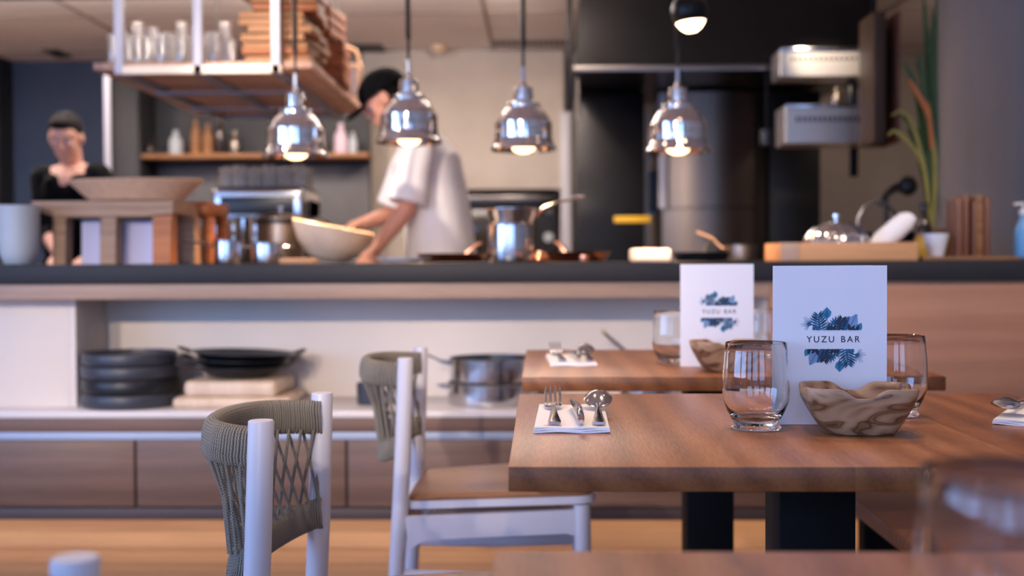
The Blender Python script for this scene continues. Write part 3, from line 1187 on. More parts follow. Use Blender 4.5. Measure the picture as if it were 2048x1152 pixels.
# ---- cutlery and napkins
def napkin_bm(w_=0.098, d=0.245):
    b = NB()
    for i, z in enumerate((0, 0.0022, 0.0044)):
        sh = 0.0012 * i
        bb = bmesh.new()
        bmesh.ops.create_grid(bb, x_segments=10, y_segments=16, size=0.5)
        for v in bb.verts:
            x, y = v.co.x, v.co.y
            v.co = Vector((x * (w_ - sh), y * (d - sh), z + 0.0007 * math.sin(x * 9 + i) * math.cos(y * 7)))
        r = bmesh.ops.extrude_face_region(bb, geom=bb.faces[:])
        for v in [e for e in r['geom'] if isinstance(e, bmesh.types.BMVert)]:
            v.co.z += 0.0021
        bmesh.ops.recalc_face_normals(bb, faces=bb.faces[:])
        merge(b, bb)
    return b


def cut_profile(stations, thick):
    """flat cutlery: stations (y, halfwidth, zc), thickness -> closed mesh"""
    b = bmesh.new()
    rings = []
    for y, hw, z in stations:
        rings.append([b.verts.new((x, y, z + dz)) for x, dz in ((-hw, -thick * 0.3), (-hw, thick * 0.3), (-hw * 0.75, thick / 2), (hw * 0.75, thick / 2), (hw, thick * 0.3), (hw, -thick * 0.3), (hw * 0.75, -thick / 2), (-hw * 0.75, -thick / 2))])
    for A, B in zip(rings, rings[1:]):
        for i in range(8):
            b.faces.new((A[i], A[(i + 1) % 8], B[(i + 1) % 8], B[i]))
    b.faces.new(rings[0]); b.faces.new(list(reversed(rings[-1])))
    bmesh.ops.recalc_face_normals(b, faces=b.faces[:])
    return b


def fork_bm():
    b = NB()
    merge(b, cut_profile([(0, 0.0078, 0.0040), (0.004, 0.0086, 0.0042), (0.05, 0.0060, 0.0060), (0.11, 0.0030, 0.0095), (0.145, 0.0028, 0.0085), (0.158, 0.0055, 0.0060), (0.168, 0.0115, 0.0050), (0.180, 0.0125, 0.0060)], 0.0034))
    for k in range(4):
        x = -0.0107 + k * 0.00713
        merge(b, cut_profile([(0.176, 0.0022, 0.0056), (0.195, 0.0021, 0.0088), (0.215, 0.0017, 0.0150), (0.230, 0.0012, 0.0225), (0.238, 0.0005, 0.0275)], 0.0022), T(x, 0, 0))
    return b


def spoon_bm():
    b = NB()
    merge(b, cut_profile([(0, 0.0078, 0.0040), (0.004, 0.0086, 0.0042), (0.05, 0.0060, 0.0060), (0.11, 0.0030, 0.0095), (0.142, 0.0028, 0.0100), (0.160, 0.0040, 0.0100)], 0.0034))
    bb = bmesh.new()
    n, m = 40, 8
    up = []
    for j in range(m + 1):
        f = j / m
        ring = []
        for i in range(n):
            a = 2 * PI * i / n
            ex, ey = 0.0205 * math.sin(a), 0.031 * math.cos(a) * (1 if math.cos(a) > 0 else 0.95)
            z = 0.0145 + 0.0095 * (math.cos(a) * f) + 0.0095 * (1 - f * f)
            ring.append(bb.verts.new((ex * max(f, 0.02), 0.182 + ey * max(f, 0.02), z)))
        up.append(ring)
    for A, B in zip(up, up[1:]):
        for i in range(n):
            bb.faces.new((A[i], A[(i + 1) % n], B[(i + 1) % n], B[i]))
    bb.faces.new(up[0])
    bmesh.ops.solidify(bb, geom=bb.faces[:], thickness=0.0013)
    bmesh.ops.recalc_face_normals(bb, faces=bb.faces[:])
    merge(b, bb)
    return b


def knife_bm():
    b = NB()
    # stout handle, end towards the camera, blade standing on its edge
    tube(b, [(0, 0, 0.0100), (0, 0.003, 0.0105), (0, 0.05, 0.0105), (-0.002, 0.09, 0.0100), (-0.004, 0.105, 0.0090)], [0.0045, 0.0062, 0.0068, 0.0060, 0.0040], 14, flat=(1.45, 0.75))
    bb = cut_profile([(0.10, 0.0065, 0.008), (0.12, 0.0095, 0.008), (0.16, 0.0100, 0.008), (0.188, 0.0065, 0.008), (0.200, 0.0015, 0.008)], 0.0018)
    merge(b, bb, T(-0.004, 0, 0.003) @ Matrix.Rotation(R(28), 4, 'Y'))
    return b


def setting(loc, rotz, where, first=None):
    M0 = Matrix.Translation(loc) @ Matrix.Rotation(rotz, 4, 'Z')
    def place(proto, kind, dx, dy, dz, rz, label, cat):
        p_ = M0 @ Vector((dx, dy, dz))
        if first:
            return dup(first[kind], p_, rotz + rz, label)
        proto.location = p_
        proto.rotation_euler = (0, 0, rotz + rz)
        proto['label'] = label
        return proto
    if first is None:
        n = thing('napkin', '', 'napkin')
        obj('folded_cloth', napkin_bm(), M_['napkin'], n)
        for x, y, a in ((-0.032, -0.108, -30), (0.036, -0.112, 35)):
            obj('gold_leaf_print', prism(NB(), [(q[0] - 0.006, q[1]) for q in leaf_poly(0.012, 0.0022)], 0.0068, 0.0073, 'XY', T(x, y, 0) @ Matrix.Rotation(R(a), 4, 'Z')), M_['gold'], n)
        fo = single('fork', fork_bm(), M_['steel'], '', 'fork', angle=30)
        sp = single('spoon', spoon_bm(), M_['steel'], '', 'spoon', angle=60)
        kn = single('knife', knife_bm(), M_['steel'], '', 'knife', angle=40)
        protos = {'n': n, 'f': fo, 's': sp, 'k': kn}
    else:
        protos = first
    place(protos['n'], 'n', 0, 0, 0.0008, 0, 'folded white napkin with a gold print ' + where, 'napkin')
    z = 0.0072
    place(protos['f'], 'f', -0.022, -0.108, z, R(1.5), 'polished fork with four tines on the napkin ' + where, 'fork')
    place(protos['k'], 'k', 0.012, -0.112, z, R(2), 'polished knife between fork and spoon on the napkin ' + where, 'knife')
    place(protos['s'], 's', 0.035, -0.110, z, R(-1), 'polished round spoon on the napkin ' + where, 'spoon')
    return protos


pr = setting((0.043, 1.615, TZ), R(-1.5), 'at the left of the sharp table')
setting((0.066, 2.57, TZ), R(2), 'on the second table', pr)
setting((0.705, 1.65, TZ), R(150), 'at the right edge of the frame', pr)

# ================================================================== PENDANT HEAT LAMPS
LY = 4.05
def make_lamp():
    t = thing('pendant_heat_lamp', '', 'pendant lamp', (0, 0, 0), 0, None)
    prof = [(0.1135, 0.000), (0.1150, 0.004), (0.1120, 0.010), (0.1060, 0.016), (0.1040, 0.024), (0.1015, 0.030), (0.1000, 0.034), (0.0990, 0.036), (0.0990, 0.062), (0.0978, 0.0635), (0.0978, 0.0665), (0.0985, 0.068), (0.0985, 0.094), (0.0965, 0.098), (0.0915, 0.100),
            (0.0890, 0.106), (0.0870, 0.110), (0.0800, 0.124), (0.0770, 0.126), (0.0680, 0.138), (0.0600, 0.144), (0.0575, 0.146), (0.0575, 0.158), (0.0560, 0.161), (0.0440, 0.166), (0.0360, 0.168),
            (0.0335, 0.171), (0.0335, 0.196), (0.0320, 0.200), (0.0320, 0.212), (0.0290, 0.217), (0.0120, 0.222), (0.0100, 0.232), (0.0070, 0.240), (0.0, 0.240)]
    inner = [(0.0, 0.160), (0.050, 0.150), (0.075, 0.118), (0.092, 0.092), (0.096, 0.060), (0.1015, 0.024), (0.1115, 0.001)]
    obj('lamp_shade', lathe(NB(), prof, 96), M_['chrome'], t, angle=7)
    obj('reflector', lathe(NB(), inner, 48), M_['steel'], t)
    obj('neck', lathe(NB(), [(0.0, 0.236), (0.0062, 0.238), (0.0062, 0.285), (0.004, 0.290), (0, 0.290)], 16), M_['alu'], t)
    b = NB()
    lathe(b, [(0, -0.010), (0.018, -0.008), (0.034, 0.000), (0.041, 0.012), (0.038, 0.028), (0.028, 0.055), (0.020, 0.075), (0.018, 0.12), (0, 0.12)], 32)
    obj('bulb', b, M_['bulb'], t)
    b = NB()
    n = 118 * 8
    z0, z1 = 0.36, 1.075
    tube(b, [(0.0075 * math.cos(2 * PI * i / 8), 0.0075 * math.sin(2 * PI * i / 8), z0 + (z1 - z0) * i / n) for i in range(n + 1)], 0.0028, 5)
    tube(b, [(0, 0, 0.285), (0, 0, 0.36), (0.0075, 0, 0.362)], 0.0052, 8)
    obj('coiled_cord', b, M_['plastic'], t)
    obj('ceiling_rose', lathe(NB(), [(0, 1.06), (0.012, 1.06), (0.03, 1.075), (0.03, 1.16), (0, 1.16)], 24), M_['plastic'], t)
    return t


lamps = [(592, 318, 'leftmost chrome dome heat lamp, in front of the coffee machine'),
         (818, 290, 'chrome dome heat lamp hanging in front of the chef'),
         (1047, 305, 'chrome dome heat lamp hanging in front of bare concrete, above the saucepan'),
         (1356, 308, 'rightmost chrome dome heat lamp, below the black ball spot')]
proto = make_lamp()
for i, (px, py, lab) in enumerate(lamps):
    p = at(px, py - 4, LY)
    if i == 0:
        proto.location = p
        proto['label'] = lab
    else:
        dup(proto, p, 0.4 * i, lab)
    light('heat_lamp_beam', 'SPOT', (p.x, p.y, p.z - 0.018), 30, (1.0, 0.58, 0.30), (0, 0, 0), 0.04, spot=125, blend=0.5)

# black ball spot
p = at(1379, 22, 3.72)
t = thing('ball_spot', 'black ball shaped spot with glowing warm lens at the top of the frame', 'spotlight', p, 0, rot=(0, R(-6), 0))
b = bmesh.new()
bmesh.ops.create_uvsphere(b, u_segments=40, v_segments=24, radius=0.058)
bmesh.ops.delete(b, geom=[v for v in b.verts if v.co.z < -0.036], context='VERTS')
obj('housing', b, M_['darkmetal'], t)
obj('lens', lathe(NB(), [(0, -0.068), (0.018, -0.065), (0.032, -0.055), (0.043, -0.040), (0.046, -0.034), (0, -0.034)], 32), M_['bulb2'], t)
obj('cable', tube(NB(), [(0, 0, 0.055), (0.03, 0, 0.4), (0.06, 0, ZC - p.z)], 0.004, 8), M_['plastic'], t)
# heads of the added fill spots and of the street side track spots
proto = None
for (x, y), tgt in (((-1.75, 2.6), (-0.50, 4.86, 1.30)), ((-1.0, 2.3), (-1.30, 4.6, 1.80)), ((1.5, 2.3), (1.25, 3.9, 1.0))) + tuple(((x_, -2.4), (tx_, 3.9, tz_)) for x_, tx_, tz_ in TRACK):
    zz_ = 2.36 if y > 0 else 2.28
    v = Vector(tgt) - Vector((x, y, zz_))
    e_ = v.to_track_quat('-Z', 'Y').to_euler()
    back_ = Vector((x, y, zz_)) - v.normalized() * 0.02
    if proto is None:
        proto = thing('track_and_fill_head', 'small black head of the track and added fill spots aimed at the bar', 'spotlight', back_, 0, 'ceiling spotlights aimed at the bar', rot=e_)
        obj('head', lathe(NB(), [(0.034, 0.010), (0.036, 0.010), (0.036, 0.08), (0.0, 0.085), (0.0, 0.078), (0.033, 0.074)], 24, close=True), M_['black'], proto)
        obj('yoke', tube(NB(), [(0, 0.0, 0.083), (0, -0.012, 0.10), (0, -0.03, 0.115)], 0.006, 8), M_['black'], proto)
    else:
        dup(proto, back_, rot=e_)
light('ball_spot_beam', 'SPOT', (p.x, p.y, p.z - 0.075), 10, (1.0, 0.7, 0.42), (0, 0, 0), 0.04, spot=90)

# ================================================================== HANGING RACK over the bar
RY0, RY1 = 4.4, 5.8
RX0, RX1 = at(232, 140, RY0).x, at(562, 140, RY0).x
RZ = at(395, 147, RY0).z
t = thing('hanging_rack', 'wooden shelf in a pale steel frame hanging from the ceiling over the bar', 'hanging rack', (0, 0, RZ))
for px in (237, 395, 551):
    for y in (RY0, RY1 - 0.03):
        x = at(px, 140, RY0).x
        hw = 0.016 if y == RY0 else 0.004
        obj('post', box(NB(), x - hw, x + hw, y, y + hw * 1.8, 0.0, ZC - RZ, 0.002), M_['frame'] if y == RY0 else M_['darkmetal'], t)
        if y == RY0:
            obj('cross_bar', box(NB(), x - 0.016, x + 0.016, y + 0.03, RY1 - 0.03, 0.0, 0.022, 0.001), M_['bars'], t)
obj('front_bar', box(NB(), RX0 + 0.022, RX1, RY0, RY0 + 0.03, 0.0, 0.032, 0.002), mat('cream_lacquer', srgb(244, 226, 204), 0.5), t)
obj('rear_bar', box(NB(), RX0, RX1, RY1 - 0.03, RY1, 0.0, 0.022, 0.001), M_['bars'], t)
for y in (4.85, 5.35):
    obj('brace', box(NB(), RX0, RX1, y, y + 0.03, -0.012, -0.0005, 0.001), M_['bars'], t)
for i in range(5):
    y = RY0 + 0.035 + i * 0.272
    obj('shelf_plank', box(NB(), RX0 - 0.10, RX1 + 0.11, y, y + 0.266, 0.0225, 0.050, 0.002), M_['rackwood'], t)
RT = RZ + 0.050

# tall glasses on the rack
def rack_glass(r, h):
    b = NB()
    lathe(b, [(0, 0), (r * 0.8, 0), (r * 0.86, 0.004), (r * 0.95, h * 0.35), (r, h), (r - 0.0014, h), (r * 0.92, h * 0.35), (r * 0.8, 0.012), (0, 0.010)], 24)
    return b
RGM = mat('rack_glass', (0.93, 0.95, 1.0, 1), 0.03)
tt = NT('glow_whitened_glass')
mixn = tt.n('ShaderNodeMixShader'); tr = tt.n('ShaderNodeBsdfTransparent'); gl = tt.n('ShaderNodeBsdfGlossy'); gl.inputs['Roughness'].default_value = 0.06
fz = tt.n('ShaderNodeLayerWeight'); fz.inputs['Blend'].default_value = 0.6
tt.l(fz.outputs['Facing'], mixn.inputs[0]); tt.l(tr.outputs[0], mixn.inputs[1]); tt.l(gl.outputs[0], mixn.inputs[2])
df = tt.n('ShaderNodeBsdfTranslucent'); m2 = tt.n('ShaderNodeMixShader'); m2.inputs[0].default_value = 0.17  # translucent share whitens the clear glass to paint in its bright glow
tt.l(mixn.outputs[0], m2.inputs[1]); tt.l(df.outputs[0], m2.inputs[2])
tt.l(m2.outputs[0], tt.t.nodes['Material Output'].inputs['Surface'])
M_['thinglass'] = tt.m
spots = [(222, 0.16, 4.46, 0.11)]
for k in range(7):
    spots.append((258 + k * 34 + (k % 2) * 4, 0, 4.52, 0.10 + 0.012 * (k % 3)))
for k in range(8):
    spots.append((250 + k * 29, 0, 4.66, 0.155 + 0.02 * ((k * 5) % 3)))
for k in range(7):
    spots.append((268 + k * 27, 0, 4.84, 0.175 + 0.02 * ((k * 3) % 3)))
first = None
for i, (px, _, y, h) in enumerate(spots):
    x = at(px, 120, y).x
    if i == 0:
        x = RX0 - 0.03
    if first is None:
        first = single('drinking_glass', rack_glass(0.0235, 0.14), M_['thinglass'], 'clear drinking glass standing on the left half of the hanging rack', 'glass', (x, y, RT + 0.0005), group='drinking glasses on the hanging rack')
        first.scale = (1, 1, h / 0.14)
    else:
        dup(first, (x, y, RT + 0.0005), i, scale=(1, 1, h / 0.14))

# boards, crates and baskets on the right half of the rack
z = RT + 0.0006
random.seed(3)
nm = ['lowest', 'second lowest', 'third', 'fourth', 'fifth', 'sixth', 'seventh', 'eighth', 'ninth', 'tenth', 'topmost']
mats = [M_['board'], M_['board'], M_['crate']]
for i in range(11):
    hh = random.uniform(0.022, 0.032)
    dx, dy = random.uniform(-0.02, 0.02), random.uniform(-0.02, 0.02)
    b = box(NB(), -0.125, 0.125, -0.2, 0.2, 0, hh, 0.006, 2)
    bmesh.ops.subdivide_edges(b, edges=[e for e in b.edges if e.calc_length() > 0.15], cuts=3)
    for v in b.verts:
        v.co.x += 0.006 * math.sin(v.co.y * 30 + i)
    single('serving_board', b, mats[(i * 2) % 3 if i % 4 else 0], 'rustic wooden serving board, %s from below in the stack on the hanging rack' % nm[i], 'serving board', (-1.005 + dx, 4.66 + dy, z), (0, 0, R(random.uniform(-5, 5))), group='serving boards stacked on the hanging rack')
    z += hh + 0.0012


def crate(label, loc, rotz, sx, sy, sz, m):
    t = thing('wooden_crate', label, 'crate', loc, rotz)
    for k in range(3):
        z0 = 0.008 + k * (sz - 0.01) / 3
        z1 = z0 + (sz - 0.01) / 3 - 0.012
        for s in (-1, 1):
            b = box(NB(), -sx / 2, sx / 2, s * sy / 2 - 0.006, s * sy / 2 + 0.006, z0, z1, 0.001)
            box(b, s * (sx / 2 - 0.006) - 0.006, s * (sx / 2 - 0.006) + 0.006, -sy / 2 + 0.007, sy / 2 - 0.007, z0, z1, 0.001)
            obj('slat', b, m, t)
    for sx_ in (-1, 1):
        for sy_ in (-1, 1):
            x, y = sx_ * (sx / 2 - 0.022), sy_ * (sy / 2 - 0.018)
            obj('corner_post', box(NB(), x - 0.010, x + 0.010, y - 0.010, y + 0.010, 0.0, sz), m, t)
    obj('bottom', box(NB(), -sx / 2 + 0.01, sx / 2 - 0.01, -sy / 2 + 0.01, sy / 2 - 0.01, 0.0, 0.008), m, t)
    return t


crate('orange wooden crate behind the serving boards on the hanging rack', (-0.98, 5.12, RT + 0.001), R(4), 0.28, 0.28, 0.19, M_['crate'])
crate('smaller orange wooden crate on top of another on the hanging rack', (-0.99, 5.10, RT + 0.192), R(-6), 0.24, 0.24, 0.15, M_['crate'])
t = thing('wicker_basket', 'brown wicker basket at the rear right end of the hanging rack', 'basket', (-0.96, 5.58, RT + 0.001))
def coil_bowl(b, r0, r1, h, turns, cord, squash=1.0, curve=1.0):
    pts = []
    n = turns * 40
    for i in range(n + 1):
        f = i / n
        r = r0 + (r1 - r0) * f ** curve
        a = 2 * PI * turns * f
        pts.append((r * math.cos(a), r * squash * math.sin(a), cord + (h - 2 * cord) * f))
    tube(b, pts, cord, 6, uvs=True)
    lathe(b, [(0, cord * 0.6), (r0, cord)], 40)
    return b
obj('woven_body', coil_bowl(NB(), 0.085, 0.115, 0.17, 15, 0.0062), M_['basket'], t)
obj('handle', tube(NB(), [(-0.11, 0, 0.165), (-0.09, 0, 0.24), (0, 0, 0.285), (0.09, 0, 0.24), (0.11, 0, 0.165)], 0.008, 8), M_['basket'], t)
single('paper_bag', prism(NB(), [(-0.04, 0), (0.04, 0), (0.045, 0.10), (0.03, 0.125), (-0.03, 0.125), (-0.045, 0.10)], -0.02, 0.02, 'XZ'), M_['porcelain'], 'small pale paper bag at the right edge of the hanging rack', 'paper bag', (-0.875, 5.345, RT + 0.001), (0, 0, R(8)))


# ================================================================== ON THE BAR
BZ = zt + 0.0004
def on_bar(px, Y):
    return at(px, 520, Y).x


# pale ceramic cups at the far left
t = single('ceramic_pot', lathe(NB(), [(0, 0), (0.040, 0), (0.046, 0.004), (0.058, 0.035), (0.0625, 0.08), (0.064, 0.175), (0.0650, 0.186), (0.0625, 0.188), (0.0600, 0.178), (0.056, 0.05), (0, 0.012)], 48), M_['greyceramic'],
           'pale grey ceramic pot standing at the far left end of the bar', 'pot', (on_bar(38, 3.70), 3.70, BZ))

# driftwood stool-stand with splayed legs
t = thing('wooden_stand', 'low rough wooden stand with thick legs carrying the woven bowl on the bar', 'stand', (0, 3.92, BZ))
yy = 3.92
x0, x1 = at(98, 420, yy).x, at(372, 420, yy).x
b = NB()
zt1 = at(200, 406, yy).z - BZ
zb1 = at(200, 437, yy).z - BZ
prism(b, [(x0, zt1), (x0 + 0.02, zb1 + 0.02), (x0 + 0.08, zb1), (x1 - 0.1, zb1), (x1, zb1 + 0.012), (x1, zt1)], -0.14, 0.14, 'XZ')
obj('top', b, M_['stand'], t, angle=30)
for pa, pb, pc, pd, sy in ((112, 138, 112, 136, -1), (208, 238, 205, 236, -1), (310, 348, 310, 346, -1), (160, 180, 150, 172, 1), (330, 360, 335, 362, 1)):
    xa_, xb_ = at(pa, 430, yy - 0.1).x, at(pb, 430, yy - 0.1).x
    xc_, xd_ = at(pc, 520, yy - 0.1).x, at(pd, 520, yy - 0.1).x
    y0_ = -0.125 if sy < 0 else 0.06
    obj('leg', prism(NB(), [(xa_, zb1 + 0.01), (xb_, zb1 + 0.01), (xd_, 0), (xc_, 0)], y0_, y0_ + 0.06, 'XZ'), M_['stand'] if pa != 310 else M_['orange'], t)  # one right leg takes the colour with the lamp light in it
t = thing('wooden_stool_stand', 'wooden stand with painted orange lamp light to the right of the rough driftwood one', 'stand', (0, 4.20, BZ))
xa_, xb_ = at(352, 420, 4.2).x, at(440, 420, 4.2).x
za_, zb_ = at(400, 406, 4.2).z - BZ, at(400, 436, 4.2).z - BZ
obj('top', box(NB(), xa_ - 0.05, xb_, -0.13, 0.13, zb_, za_, 0.012, 3), M_['orange'], t)
for x in (xa_ - 0.02, xb_ - 0.035):
    for s in (-1, 1):
        obj('leg', box(NB(), x, x + 0.035, s * 0.09 - 0.02, s * 0.09 + 0.02, 0, zb_ + 0.002, 0.003), M_['orange'], t)

# woven bowl
p = at(270, 404, 3.92)
b = NB()
coil_bowl(b, 0.150, 0.226, 0.078, 9, 0.0048, 0.55)
t = single('woven_bowl', b, M_['basket'], 'wide coiled seagrass bowl on the wooden stand at the left of the bar', 'bowl', (p.x, 3.93, BZ + zt1 + 0.0005))

# lilac menus standing under the stand
for i, (pa, pb, pt, yq, tilt, lab) in enumerate(((163, 200, 440, 3.86, 4, 'narrow lilac card standing between the legs of the driftwood stand'), (236, 308, 441, 3.88, -3, 'wider lilac card standing between the right legs of the driftwood stand'))):
    xa_, xb_ = at(pa, 500, yq).x, at(pb, 500, yq).x
    h_ = at(pa, pt, yq).z - BZ
    single('paper_card', box(NB(), -(xb_ - xa_) / 2, (xb_ - xa_) / 2, -0.001, 0.001, 0, h_), M_['paper'], lab, 'card', ((xa_ + xb_) / 2, yq, BZ), (R(-2), 0, 0))
single('black_canister', lathe(NB(), [(0, 0), (0.034, 0), (0.036, 0.004), (0.036, 0.125), (0.032, 0.130), (0.032, 0.136), (0, 0.138)], 32), M_['plastic'], 'black canister under the orange-lit stand on the bar', 'canister', (on_bar(383, 4.2) , 4.20, BZ))


def pot(name, label, loc, r, h, m, wall=0.002, lid=False, flare=0.0, rotz=0.0, loops=False, handle=None, cat='pot', knob=False):
    """round cooking vessel; handle = (length, rise) of a long handle along +x"""
    t = thing(name, label, cat, loc, rotz)
    prof = [(0, 0), (r * 0.94, 0), (r * 0.985, 0.004), (r, 0.012), (r + flare * 0.7, h * 0.7), (r + flare, h - 0.004), (r + flare + 0.005, h - 0.001), (r + flare + 0.005, h), (r + flare - wall, h - 0.002), (r - wall, 0.012), (r * 0.9, 0.004), (0, 0.004)]
    obj('body', lathe(NB(), prof, 56), m, t)
    if handle:
        L, rise, hm = handle
        b = NB()
        x0_ = r + flare
        pts = [(x0_ - 0.004, 0, h * 0.78), (x0_ + 0.015, 0, h * 0.80), (x0_ + 0.035, 0, h * 0.85 + rise * 0.25), (x0_ + L * 0.5, 0, h * 0.85 + rise * 0.62), (x0_ + L, 0, h * 0.85 + rise)]
        tube(b, pts, [0.010, 0.0085, 0.0075, 0.0085, 0.011], 12, flat=(0.55, 1.2))
        obj('long_handle', b, hm, t)
    if loops:
        for s in (-1, 1):
            b = NB()
            pts = [(s * (r + flare - 0.002), -0.035, h * 0.75), (s * (r + flare + 0.022), -0.030, h * 0.80), (s * (r + flare + 0.034), 0, h * 0.83), (s * (r + flare + 0.022), 0.030, h * 0.80), (s * (r + flare - 0.002), 0.035, h * 0.75)]
            tube(b, pts, 0.0050, 10)
            obj('loop_handle', b, m, t)
    if lid:
        b = NB()
        lathe(b, [(r + 0.004, h + 0.001), (r + 0.004, h + 0.004), (r * 0.8, h + 0.014), (r * 0.3, h + 0.024), (0, h + 0.026), (0, h + 0.022), (r * 0.8, h + 0.010), (r, h + 0.001)], 48)
        l_ = obj('lid', b, m, t)
        if knob:
            obj('lid_knob', lathe(NB(), [(0, h + 0.025), (0.006, h + 0.026), (0.006, h + 0.036), (0.013, h + 0.042), (0.013, h + 0.048), (0, h + 0.051)], 20), M_['chrome'], l_)
    return t


# steel pots at the left of the chef
pot('small_steel_pot', 'small polished steel pot right of the orange-lit stand', (on_bar(455, 3.95), 3.95, BZ), 0.047, 0.078, M_['steel'], handle=(0.10, 0.01, M_['steel']), rotz=R(200))
pot('steel_pot', 'low polished steel pot with copper tinted reflections beside the tall steel kettle', (on_bar(535, 4.02), 4.02, BZ), 0.055, 0.070, M_['steel'], loops=True)
t = pot('tall_steel_pot', 'tall steel stock pot with black rim and lid left of the pale wooden bowl', (on_bar(562, 4.36), 4.36, BZ), 0.088, 0.165, M_['brushed'], lid=True, knob=True)
obj('black_rim', lathe(NB(), [(0.091, 0.146), (0.095, 0.147), (0.095, 0.160), (0.091, 0.161)], 48, close=True), M_['plastic'], t)
b = NB(); tube(b, [(0.090, 0, 0.155), (0.150, 0, 0.158), (0.166, 0, 0.150), (0.166, 0, 0.075), (0.158, 0, 0.055)], [0.012, 0.018, 0.021, 0.019, 0.012], 14)
obj('grip', b, M_['plastic'], t)
for i, (px, Y, r, h, lab) in enumerate(((444, 4.36, 0.040, 0.15, 'blue-grey steel beaker left of the stock pot'), (487, 4.48, 0.037, 0.175, 'taller steel beaker behind the small steel pot'))):
    single('steel_beaker', lathe(NB(), [(0, 0), (r * 0.85, 0), (r, 0.01), (r, h - 0.004), (r + 0.004, h), (r - 0.002, h - 0.002), (r - 0.002, 0.01), (0, 0.006)], 40), M_['steel'], lab, 'beaker', (on_bar(px, Y), Y, BZ))

# pale wooden bowl, tipped towards the chef
b = NB()
lathe(b, [(0, 0), (0.055, 0), (0.075, 0.010), (0.115, 0.050), (0.140, 0.098), (0.146, 0.118), (0.142, 0.121), (0.132, 0.098), (0.105, 0.052), (0.06, 0.016), (0, 0.012)], 64)
single('pale_wooden_bowl', b, M_['creamwood'], 'large pale bowl the chef is working over, tipped to the right', 'bowl', (on_bar(655, 4.12), 4.12, BZ + 0.012), (0, R(11), 0))

# white plate, thin brown board at the front edge
b = NB(); lathe(b, [(0, 0), (0.05, 0), (0.055, 0.003), (0.092, 0.014), (0.094, 0.017), (0.090, 0.017), (0.052, 0.006), (0, 0.005)], 48)
pl = single('white_plate', b, M_['porcelain'], 'white plate at the front of the bar below the chef', 'plate', (on_bar(805, 3.80), 3.80, BZ))
single('wooden_block', box(NB(), -0.055, 0.055, -0.04, 0.04, 0, 0.016, 0.004), M_['boxwood'], 'small wooden block at the front of the bar left of the white plate', 'block', (on_bar(597, 3.68), 3.68, BZ), (0, 0, R(4)))


def frypan(label, loc, r, rotz, m, inner=None, h=0.030, hm=None, L=0.18, rise=0.04):
    t = thing('frying_pan', label, 'pan', loc, rotz)
    obj('pan_body', lathe(NB(), [(0, 0), (r * 0.78, 0), (r * 0.84, 0.004), (r, h), (r + 0.003, h + 0.001), (r - 0.003, h), (r * 0.80, 0.006), (0, 0.004)], 56), m, t)
    b = NB()
    tube(b, [(r * 0.95, 0, h * 0.72), (r + 0.02, 0, h + 0.002), (r + L * 0.5, 0, h + rise * 0.6), (r + L, 0, h + rise)], [0.010, 0.009, 0.008, 0.011], 12, flat=(0.5, 1.3))
    obj('pan_handle', b, hm or m, t)
    return t


frypan('copper frying pan on the bar between the chef and the steel saucepan', (on_bar(905, 4.05), 4.05, BZ), 0.125, R(75), M_['copper'])
frypan('copper frying pan on the bar to the right of the steel saucepan', (on_bar(1148, 4.00), 4.00, BZ), 0.125, R(100), M_['copper'], h=0.033)
frypan('dark frying pan on the bar between the folded towel and the small saucepan', (on_bar(1402, 3.96), 3.96, BZ), 0.100, R(75), M_['iron'])
single('copper_cup', lathe(NB(), [(0, 0), (0.03, 0), (0.034, 0.010), (0.024, 0.030), (0.008, 0.036), (0, 0.037)], 32), M_['copper'], 'little copper cup at the front of the bar right of the saucepan', 'cup', (on_bar(1078, 3.72), 3.72, BZ))
single('copper_spice_cup', lathe(NB(), [(0, 0), (0.014, 0), (0.016, 0.01), (0.015, 0.022), (0, 0.022)], 24), M_['copper'], 'tiny copper cup in front of the right copper pan', 'cup', (on_bar(1168, 3.74), 3.74, BZ))

# steel saucepans, one inside the other, with a long handle rising to the right
pot('steel_saucepan', 'tall polished steel saucepan in the middle of the bar', (on_bar(1022, 3.86), 3.86, BZ), 0.074, 0.125, M_['steel'])
t = pot('steel_saucepan', 'polished steel saucepan with long raised handle, nested in the tall one', (on_bar(1024, 3.86), 3.86, BZ + 0.118), 0.0695, 0.058, M_['steel'], flare=0.014)
b = NB()
tube(b, [(0.075, 0, 0.030), (0.088, 0, 0.046), (0.105, 0, 0.060), (0.150, 0, 0.078), (0.205, 0, 0.092), (0.228, 0, 0.096)], [0.010, 0.010, 0.009, 0.0075, 0.008, 0.007], 12, flat=(0.6, 1.2))
obj('long_handle', b, M_['steel'], t)
ring = [(0.228 + 0.010 * math.cos(a), 0.010 * math.sin(a), 0.097) for a in [2 * PI * k / 16 for k in range(16)]]
obj('hanging_ring', tube(NB(), ring, 0.0035, 8, closed=True), M_['steel'], t)

# pale dish and towel between the pans at right
b = NB(); box(b, -0.068, 0.068, -0.05, 0.05, 0, 0.046, 0.01, 3)
single('folded_towel', b, M_['whitecloth'], 'folded pale pink-white towel on the bar below the black cabinet', 'towel', (on_bar(1300, 4.22), 4.22, BZ), (0, 0, R(5)))
pot('small_saucepan', 'small steel saucepan right of the dark frying pan', (on_bar(1482, 4.24), 4.24, BZ), 0.055, 0.060, M_['brushed'], handle=(0.11, 0.055, M_['strip']), rotz=R(152))

